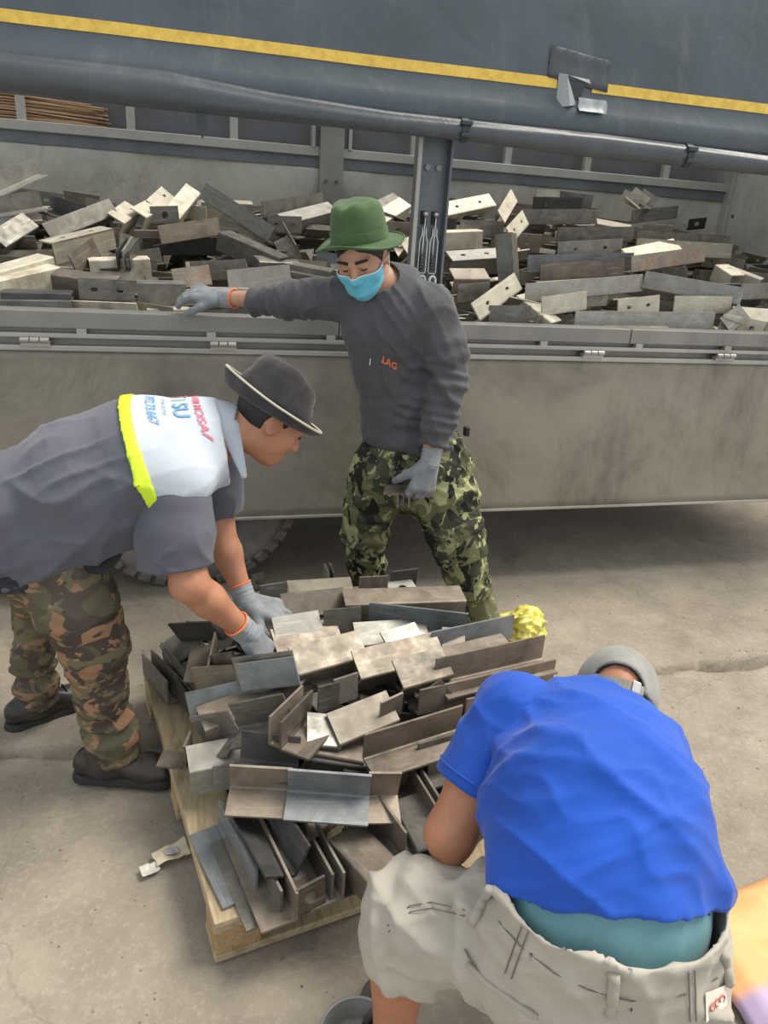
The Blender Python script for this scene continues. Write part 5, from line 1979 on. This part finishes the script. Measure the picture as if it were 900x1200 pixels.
# ================================================================== person squatting at the near right corner
def build_squatting():
    t = empty('person', 'person in bright blue shirt and beige shorts squatting with back turned beside the pallet', 'person', (0.62, 0.85, 0))
    skin = skin_mat('skin_brown', (0.43, 0.19, 0.105))
    lat = nrm([0.955, -0.27, -0.10])
    pel = np.array([0.65, 0.78, 0.47])
    c1 = np.array([0.637, 0.768, 0.605])
    c2 = np.array([0.662, 0.86, 0.695])
    c3 = np.array([0.712, 0.975, 0.71])
    nb = np.array([0.79, 1.065, 0.70])
    hb = nrm([-0.27, -0.955, 0.05])
    up3 = np.array([0, 0, 1.0])
    spine = nrm(c3 - c1)
    bk = nrm(np.array([-0.1, -0.35, 0.93]))
    bm2 = nrm(hb + up3)
    hc = np.array([0.872, 1.165, 0.665])
    A = frame((0.42, 0.55, -0.72), (0.35, 0.45, 0.8))
    shL, shR = c3 + lat * -0.165 + np.array([0.02, 0.05, -0.0]), c3 + lat * 0.135 + np.array([0.02, 0.065, -0.05])
    elL, elR = np.array([0.455, 1.005, 0.545]), np.array([0.93, 1.03, 0.49])
    wrL, wrR = np.array([0.60, 1.16, 0.48]), np.array([0.96, 1.16, 0.46])
    hipL, hipR = pel + lat * -0.10, pel + lat * 0.10
    knL, knR = np.array([0.36, 0.965, 0.415]), np.array([0.86, 1.00, 0.41])
    anL, anR = np.array([0.355, 0.935, 0.08]), np.array([0.86, 0.93, 0.08])
    S = Sdf()
    S.cone(pel, c1, 0.155, 0.148, 0.05, hb, 1.45)
    S.cone(c1, c2, 0.145, 0.145, 0.05, bm2, 1.4)
    S.cone(c2, c3, 0.145, 0.15, 0.05, bk, 1.4)
    S.cone(c3, nb, 0.11, 0.06, 0.05)
    S.cone(nb, hc + A @ np.array([0, -0.03, -0.04]), 0.062, 0.058, 0.03)
    head_prims(S, hc, A)
    for sh, el, wr in ((shL, elL, wrL), (shR, elR, wrR)):
        S.cone(sh, sh * 0.5 + el * 0.5, 0.062, 0.056, 0.05)
        S.cone(sh * 0.5 + el * 0.5, el, 0.056, 0.047, 0.02)
        S.cone(el, el * 0.65 + wr * 0.35, 0.047, 0.046, 0.02)
        S.cone(el * 0.65 + wr * 0.35, wr, 0.046, 0.028, 0.02)
    for h_, k_, a_ in ((hipL, knL, anL), (hipR, knR, anR)):
        S.cone(h_, k_, 0.085, 0.062, 0.05)
        S.cone(k_, k_ * 0.65 + a_ * 0.35, 0.058, 0.058, 0.02)
        S.cone(k_ * 0.65 + a_ * 0.35, a_, 0.058, 0.036, 0.02)
        f_ = np.array([0.15, 0.98, 0])
        S.cone(a_ - [0, 0, 0.03] - f_ * 0.04, a_ + f_ * 0.15 - [0, 0, 0.055], 0.038, 0.026, 0.03)
    S.cut([0, 0, 0.012], (0, 0, -1))
    obj('body', S.mesh(0.0075, 'body', smooth=1), skin, t, True, label='bare brown arms, neck and legs')
    for wr, el, sd in ((wrL, elL, 1), (wrR, elR, -1)):
        glove(t, el, wr + nrm(wr - el) * 0.03, nrm(np.array([0.1 * sd, 0.75, -0.5])), (0, 0.4, 0.8), sd, curl=(0.4, 0.45, 0.5, 0.5))
    # sandals
    rub = plain('brown_rubber', (0.08, 0.06, 0.05), 0.7)
    for a_ in (anL, anR):
        f_ = nrm([0.15, 0.98, 0])
        b_ = np.array([a_[0], a_[1], 0.0])
        S = Sdf().cone(b_ - f_ * 0.06, b_ + f_ * 0.15, 0.042, 0.05, 0)
        S.cut([0, 0, 0.018], (0, 0, 1))
        S.cut([0, 0, 0.0], (0, 0, -1))
        sd = obj('sandal', S.mesh(0.006, 'sandal'), rub, t, False)
        p = b_ + f_ * 0.09
        n_ = np.array([-f_[1], f_[0], 0])
        MB().tube([p - n_ * 0.045 + [0, 0, 0.012], p - n_ * 0.03 + [0, 0, 0.05], p + [0, 0, 0.062], p + n_ * 0.03 + [0, 0, 0.05], p + n_ * 0.045 + [0, 0, 0.012]], 0.008, 8).build('sandal_strap', rub, sd, True)

    # ---- underwear band above the shorts
    teal = cloth('teal_stretch_brief', (0.115, 0.27, 0.305), 0.12, 5, rough=0.6, spec=0.4)
    S = Sdf()
    S.cone(pel, c1, 0.162, 0.160, 0.04, hb, 1.42)
    S.cone(c1, c2, 0.158, 0.152, 0.04, bm2, 1.42)
    for q_ in (-1, 1):
        S.cone(pel + hb * 0.03 + lat * q_ * 0.06, c1 + hb * 0.03 + lat * q_ * 0.055 - up3 * 0.02, 0.085, 0.075, 0.03)
    S.cut(c2, nrm(c2 - c1))
    obj('briefs', S.mesh(0.008, 'briefs', wrinkle=folds(62, 60, 0.003, lat), smooth=1), teal, t, True, label='teal stretch briefs showing above the shorts')

    # ---- shorts
    bei = cloth('beige_cargo_cotton', (0.42, 0.385, 0.325), 0.12, 6)
    S = Sdf()
    S.cone(pel - up3 * 0.03, c1 + up3 * 0.03, 0.194, 0.192, 0.05, hb, 1.24)
    for q_ in (-1, 1):
        S.cone(pel + hb * 0.06 + lat * q_ * 0.065 - up3 * 0.04, pel + hb * 0.055 + lat * q_ * 0.06 + up3 * 0.06, 0.10, 0.09, 0.04)
    dl, dr = nrm(knL - hipL), nrm(knR - hipR)
    S.cone(hipL + lat * -0.02, knL - dl * 0.02, 0.112, 0.092, 0.06)
    S.cone(knL - dl * 0.02, knL + np.array([0.012, -0.03, -0.075]), 0.092, 0.084, 0.03)
    S.cone(hipR + lat * 0.02, knR - dr * 0.02, 0.112, 0.092, 0.06)
    S.cone(knR - dr * 0.02, knR + np.array([-0.01, -0.03, -0.06]), 0.092, 0.086, 0.03)
    S.cut([0.58, 0.65, 0.645], (0.03, 0.05, 1))
    S.cut([0, 0, 0.30], (0.0, 0, -1))
    S.cone(c1 - up3 * 0.035, c1 + up3 * 0.2, 0.180, 0.184, 0, hb, 1.27, op='s')
    w = addw(folds(61, 55, 0.016, (0.55, 0.5, 0.5), 1.0), folds(63, 100, 0.004), ring_folds(hipL, knL, 3, 0.006, 0.2, 1.2, 0.7, 3))
    sh_me = S.mesh(0.0075, 'shorts', wrinkle=w)
    sh = obj('shorts', sh_me, bei, t, True, label='faded beige cargo shorts')
    bv = BVHTree.FromPolygons([v.co.copy() for v in sh_me.vertices], [tuple(p.vertices) for p in sh_me.polygons])

    def onto(px, py, lift=0.004):
        d = ray(px, py)
        h = bv.ray_cast(Vector(EYE), Vector(d).normalized())
        if h[0] is None:
            return None
        return np.array(h[0]) + np.array(h[1]) * lift

    def strip(name, pts, r, m, lift=0.002, flat=None):
        P3 = [q for q in (onto(x, y, lift) for x, y in pts) if q is not None]
        if len(P3) < 2:
            return
        jump = [np.linalg.norm(a - b) for a, b in zip(P3[:-1], P3[1:])]
        if max(jump) > 0.12:
            return
        MB().tube(P3, r, 6).build(name, m, sh, True)

    def lerp(a, b, n=8):
        return [(a[0] + (b[0] - a[0]) * i / n, a[1] + (b[1] - a[1]) * i / n) for i in range(n + 1)]
    seam = cloth('dark_seam_thread', (0.17, 0.15, 0.125), 0.2)
    loop = cloth('belt_loop_cotton', (0.40, 0.365, 0.31), 0.12, 6)
    # belt loops
    strip('belt_loop', lerp((575, 1045), (555, 1082)), 0.0085, loop, 0.004)
    strip('belt_loop', lerp((721, 1140), (715, 1188)), 0.0095, loop, 0.004)
    strip('belt_loop', lerp((846, 1118), (852, 1150)), 0.0085, loop, 0.004)
    for a, b in (((612, 1085), (592, 1140)), ((620, 1090), (600, 1146)), ((806, 1138), (808, 1196)), ((813, 1136), (815, 1196))):
        strip('seam', lerp(a, b), 0.0011, seam)
    strip('seam', [(585, 1080), (610, 1108), (650, 1140), (690, 1160), (740, 1172), (800, 1165), (840, 1145)], 0.0011, seam)
    strip('seam', [(455, 1085), (480, 1062), (505, 1058), (545, 1066)], 0.0011, seam)
    strip('seam', [(456, 1092), (481, 1069), (506, 1065), (545, 1073)], 0.0011, seam)
    strip('pocket_welt', [(548, 1130), (570, 1150), (600, 1172), (630, 1192)], 0.005, loop)
    strip('pocket_welt', [(545, 1112), (560, 1138), (590, 1165)], 0.002, seam)
    # woven label on the waistband
    q = [onto(x, y, 0.004) for x, y in ((824, 1162), (848, 1152), (849, 1177), (826, 1194))]
    if all(v is not None for v in q):
        lb = MB().add([*q, *[v - np.array([0, 0, 0.004]) for v in q]], [(3, 2, 1, 0), (4, 5, 6, 7), (0, 1, 5, 4), (1, 2, 6, 5), (2, 3, 7, 6), (3, 0, 4, 7)]).build('woven_label', cloth('cream_label', (0.72, 0.67, 0.58), 0.06), sh, label='cream woven label with red lettering')
        redm = plain('label_red', (0.5, 0.12, 0.1), 0.6)
        u_, v_ = q[1] - q[0], q[3] - q[0]
        nn = nrm(np.cross(v_, u_))
        nn = nn if np.dot(nn, FW) < 0 else -nn
        for k, (a0, b0) in enumerate(((0.18, 0.5), (0.42, 0.42), (0.66, 0.36))):
            c_ = q[0] + u_ * (a0 + 0.08) + v_ * (b0 + 0.05) + nn * 0.002
            pts = [c_ + 0.13 * u_ * math.cos(a) + 0.13 * v_ * math.sin(a) for a in np.linspace(0.4 + k, 5.4 + k, 9)]
            MB().tube(pts, 0.0011, 5).build('label_mark', redm, sh)

    # ---- blue shirt
    blue = cloth('royal_blue_knit', (0.009, 0.075, 0.44), 0.14, 5, rough=0.75, spec=0.3)
    S = Sdf()
    S.cone(c1 - up3 * 0.02, c2, 0.192, 0.178, 0.05, bm2, 1.25)
    S.cone(c2, c3, 0.178, 0.162, 0.05, bk, 1.25)
    S.cone(c3, nb - (nb - c3) * 0.25, 0.12, 0.075, 0.05)
    S.cone(c3, shL, 0.10, 0.076, 0.05)
    S.cone(c3, shR, 0.10, 0.076, 0.05)
    # cloth hanging off the flanks
    S.cone(c1 + lat * 0.155 + np.array([0.01, 0.02, 0.03]), c2 + lat * 0.12 + np.array([0.02, 0.03, -0.05]), 0.055, 0.085, 0.05)
    S.cone(c1 + lat * -0.13 + np.array([0, 0.03, 0.02]), c2 + lat * -0.10 + np.array([0, 0.04, -0.04]), 0.06, 0.085, 0.05)
    S.cut([0.577, 0.672, 0.688], (-0.147, -0.56, -0.81))
    nd = nrm(hc - nb)
    S.ell(nb + nd * 0.06 + bk * 0.01, np.eye(3), (0.088, 0.088, 0.08), 0.01, 's')
    upl, upr = nrm(elL - shL), nrm(elR - shR)
    w = addw(folds(71, 46, 0.011, spine + 0.3 * lat, 0.8), folds(74, 24, 0.012, spine - 0.35 * lat, 0.7), folds(72, 90, 0.0025, spine, 0.6))
    me = S.mesh(0.0075, 'shirt', wrinkle=w)
    shirt = obj('shirt', me, blue, t, True, label='royal blue short-sleeved knit shirt')
    for sh_, el, up in ((shL, elL, upl), (shR, elR, upr)):
        S = Sdf().cone(sh_ - up * 0.03, sh_ + up * 0.145, 0.082, 0.082, 0.03)
        S.cut(sh_ + up * 0.135, up)
        S.cone(sh_ + up * 0.11, sh_ + up * 0.2, 0.069, 0.073, 0, op='s')
        sl = obj('sleeve', S.mesh(0.007, 'sleeve', wrinkle=folds(73, 55, 0.006)), blue, shirt, True)
        a1 = nrm(np.cross(up, [0.3, 0.4, 0.8]))
        a2 = np.cross(up, a1)
        MB().tube([sh_ + up * 0.112 + (a1 * math.cos(q_) + a2 * math.sin(q_)) * 0.0835 for q_ in np.linspace(0, 6.283, 30, endpoint=False)], 0.0022, 6, True).build('sleeve_seam', blue, shirt, True)
    # collar stand
    S = Sdf().cone(nb - nd * 0.03, nb + nd * 0.022, 0.086, 0.074, 0)
    S.cone(nb - nd * 0.06, nb + nd * 0.06, 0.070, 0.066, 0, op='s')
    S.cut(nb + nd * 0.018, nd)
    S.cut(nb - nd * 0.02, -nd)
    obj('collar', S.mesh(0.005, 'collar'), blue, shirt, True)

    # ---- cap, strap and the arched opening at the back
    grey = cloth('grey_cap_cotton', (0.27, 0.265, 0.24), 0.2, 16)
    S = Sdf().ell(hc + A @ np.array([0, -0.010, 0.032]), A, (0.089, 0.111, 0.102), 0)
    S.cut(hc + A @ np.array([0, 0, -0.008]), A @ np.array([0, -0.35, -1]))
    S.ell(hc + A @ np.array([0, -0.010, 0.03]), A, (0.080, 0.102, 0.094), 0, 's')
    S.ell(hc + A @ np.array([0, -0.115, 0.024]), A, (0.054, 0.07, 0.046), 0, 's')
    cap = obj('cap', S.mesh(0.0045, 'cap', smooth=1), grey, t, True, label='grey cap with arched back opening')
    arc = []
    for a in np.linspace(-0.62, 0.62, 13):
        arc.append(hc + A @ np.array([0.087 * math.sin(a), -0.01 - 0.110 * math.cos(a), 0.026]))
    mb = MB()
    up_ = A @ np.array([0, 0, 1.0])
    for p, q_ in zip(arc[:-1], arc[1:]):
        o_ = nrm((p + q_) / 2 - hc)
        mb.frame_box(p - up_ * 0.009, q_ - p, up_ * 0.018, o_ * 0.004)
    mb.build('cap_strap', grey, cap)
    MB().frame_box(arc[9] - up_ * 0.012 + nrm(arc[9] - hc) * 0.004, arc[11] - arc[9], up_ * 0.024, nrm(arc[9] - hc) * 0.005).build('cap_buckle', MAT['zinc'], cap, bevel=0.002)
    V, F = [], []
    n = 17
    for i in range(n):
        a = (i / (n - 1) * 2 - 1) * 1.05
        for j in range(5):
            q_ = j / 4
            V.append(hc + A @ np.array([0.086 * math.sin(a) * (1 + 0.05 * q_), 0.095 * math.cos(a) + 0.075 * q_ * math.cos(a) ** 0.5 + 0.004, 0.012 - 0.02 * q_ - 0.012 * (math.sin(a)) ** 2]))
    for i in range(n - 1):
        for j in range(4):
            F.append((i * 5 + j, i * 5 + j + 1, i * 5 + 6 + j, i * 5 + 5 + j))
    vz = obj('cap_visor', mesh_np('cap_visor', V, F), grey, cap, True)
    vz.modifiers.new('t', 'SOLIDIFY').thickness = 0.004
    S = Sdf().ell(hc + A @ np.array([0, -0.016, 0.02]), A, (0.081, 0.1, 0.094), 0)
    S.ell(hc + A @ np.array([0, 0.075, -0.045]), A, (0.12, 0.1, 0.11), 0.0, 's')
    S.cut(hc + A @ np.array([0, 0, -0.02]), A @ np.array([0, 0.2, -1]))
    S.ell(hc + A @ np.array([0, -0.115, 0.015]), A, (0.05, 0.07, 0.055), 0, 's')
    obj('hair', S.mesh(0.005, 'hair'), MAT['hair'], t, True)
    return t


build_squatting()

# ================================================================== litter and odds and ends
def crumple(name, c, rad, seed, m, label, cat, amp=0.35, flat=0.0):
    bm = bmesh.new()
    bmesh.ops.create_icosphere(bm, subdivisions=5, radius=1.0)
    for v in bm.verts:
        p = v.co.copy()
        n1 = noise.noise(p * 1.7 + Vector((seed, 0, 0)))
        n2 = abs(noise.noise(p * 2.6 + Vector((0, seed, 0))))
        n3 = abs(noise.noise(p * 5.0 + Vector((0, 0, seed))))
        k = 1 + amp * n1 - amp * 1.1 * n2 - amp * 0.35 * n3
        q = Vector((p.x * k * rad[0], p.y * k * rad[1], p.z * k * rad[2]))
        q.z = max(q.z, -rad[2] * 0.75 + 0.0)
        v.co = q + Vector(c)
    me = bpy.data.meshes.new(name)
    bm.to_mesh(me)
    bm.free()
    o = obj(name, me, m, None, True)
    tag(o, label, cat)
    return o


def film(name, c, alpha=0.25):
    m, nt, b = base_mat(name)
    v = texco(nt)
    col = ramp(nt, nz(nt, v, 22, 5), [(0.3, sc3(c, 0.8)), (0.7, sc3(c, 1.15))])
    nt.links.new(col, b.inputs['Base Color'])
    setb(b, 0.28, 0, 0.6)
    b.inputs['Transmission Weight'].default_value = alpha
    bump(nt, b, nz(nt, v, 60, 4), 0.4, 0.003)
    return m


bp = atz(612, 735, 0.06)
crumple('plastic_bag', (bp[0], bp[1], 0.062), (0.115, 0.08, 0.085), 3.0, film('yellow_film', (0.85, 0.76, 0.16), 0.15), 'crumpled yellow plastic bag on the ground behind the long steel bars', 'bag')

# torn snack wrapper
wp = atz(196, 1001, 0.012)
wr = empty('snack_wrapper', 'crumpled cream snack wrapper lying on the concrete left of the pallet', 'wrapper', (wp[0], wp[1], 0))


def sheet_part(name, u0, u1, v0, v1, seed, m, z=0.012, amp=0.012):
    d = nrm([0.93, 0.36, 0])
    n_ = np.array([-d[1], d[0], 0])
    V, F = [], []
    nu, nv = 16, 10
    for i in range(nu):
        for j in range(nv):
            u, v = u0 + (u1 - u0) * i / (nu - 1), v0 + (v1 - v0) * j / (nv - 1)
            k = noise.noise((u * 45 + seed, v * 45, seed))
            k2 = noise.noise((u * 22 + seed, v * 22, seed + 9))
            p = wp + d * (u + 0.004 * k) + n_ * (v + 0.006 * k2)
            V.append((p[0], p[1], z + amp * k2 + amp * 0.6 * abs(k)))
    for i in range(nu - 1):
        for j in range(nv - 1):
            F.append((i * nv + j, (i + 1) * nv + j, (i + 1) * nv + j + 1, i * nv + j + 1))
    o = obj(name, mesh_np(name, V, F), m, wr, True)
    o.modifiers.new('t', 'SOLIDIFY').thickness = 0.0015
    return o


sheet_part('wrapper_body', -0.035, 0.06, -0.026, 0.03, 1.0, film('cream_film', (0.68, 0.6, 0.42), 0.0))
sheet_part('wrapper_tail', -0.075, -0.03, -0.03, -0.002, 4.0, film('silver_film', (0.62, 0.6, 0.52), 0.0), 0.008, 0.008)
sheet_part('wrapper_print', -0.005, 0.03, -0.008, 0.014, 1.0, film('lilac_print', (0.5, 0.46, 0.48), 0.0), 0.018, 0.006)

# round basin whose rim shows beside the squatting leg
bc = atz(424, 1216, 0.03)
ba = empty('round_basin', 'grey round plastic basin on the ground beside the bare shin', 'basin', (bc[0], bc[1], 0))
prof = [(0.0, 0.004), (0.055, 0.004), (0.06, 0.01), (0.072, 0.042), (0.078, 0.045), (0.078, 0.041), (0.074, 0.038), (0.062, 0.0), (0.0, 0.0)]
n = 48
V = [(bc[0] - 0.01 + r * math.cos(2 * math.pi * k / n), bc[1] + r * math.sin(2 * math.pi * k / n), z) for r, z in prof for k in range(n)]
F = [(i * n + k, i * n + (k + 1) % n, (i + 1) * n + (k + 1) % n, (i + 1) * n + k) for i in range(len(prof) - 1) for k in range(n)]
obj('bowl', mesh_np('bowl', V, F), plain('grey_plastic', (0.13, 0.14, 0.13), 0.45), ba, True)
rim = [(bc[0] - 0.01 + 0.078 * math.cos(2 * math.pi * k / n), bc[1] + 0.078 * math.sin(2 * math.pi * k / n), 0.044) for k in range(n)]
MB().tube(rim, 0.004, 8, True).build('rim', plain('grey_plastic_rim', (0.22, 0.23, 0.22), 0.4), ba, True)

# orange sack lying to the right, violet print towards its near end
m, nt, b = base_mat('orange_woven_sack')
tc = N(nt, 'ShaderNodeTexCoord')
sx = N(nt, 'ShaderNodeSeparateXYZ')
nt.links.new(tc.outputs['Object'], sx.inputs[0])
mr = N(nt, 'ShaderNodeMapRange')
mr.inputs[1].default_value, mr.inputs[2].default_value = 0.895, 0.925
nt.links.new(sx.outputs[1], mr.inputs[0])
nv_ = nz(nt, tc.outputs['Object'], 9, 4)
c = mixc(nt, mr.outputs[0], (0.42, 0.33, 0.5), ramp(nt, nv_, [(0.3, (0.78, 0.34, 0.12)), (0.7, (0.9, 0.46, 0.2))]))
nt.links.new(c, b.inputs['Base Color'])
setb(b, 0.6)
bump(nt, b, nz(nt, texco(nt), 500, 2), 0.3, 0.001)
V, F = [], []
A0, B0 = atz(862, 1068, 0.03), atz(920, 1056, 0.03)
nx, ny = 26, 22
for i in range(nx):
    for j in range(ny):
        x = 1.16 + 0.44 * i / (nx - 1)
        y = 0.66 + (0.485 + 0.10 * i / (nx - 1)) * j / (ny - 1) - 0.03 * i / (nx - 1)
        e = min(i, nx - 1 - i, j, ny - 1 - j) / 3
        z = 0.003 + 0.035 * min(1, e) + 0.012 * noise.noise((x * 9, y * 9, 2))
        V.append((x, y, max(0.002, z)))
for i in range(nx - 1):
    for j in range(ny - 1):
        F.append((i * ny + j, (i + 1) * ny + j, (i + 1) * ny + j + 1, i * ny + j + 1))
so = obj('woven_sack', mesh_np('woven_sack', V, F), m, None, True)
so.modifiers.new('t', 'SOLIDIFY').thickness = 0.003
tag(so, 'flat orange woven sack with violet end on the ground beside the blue shirt', 'sack')
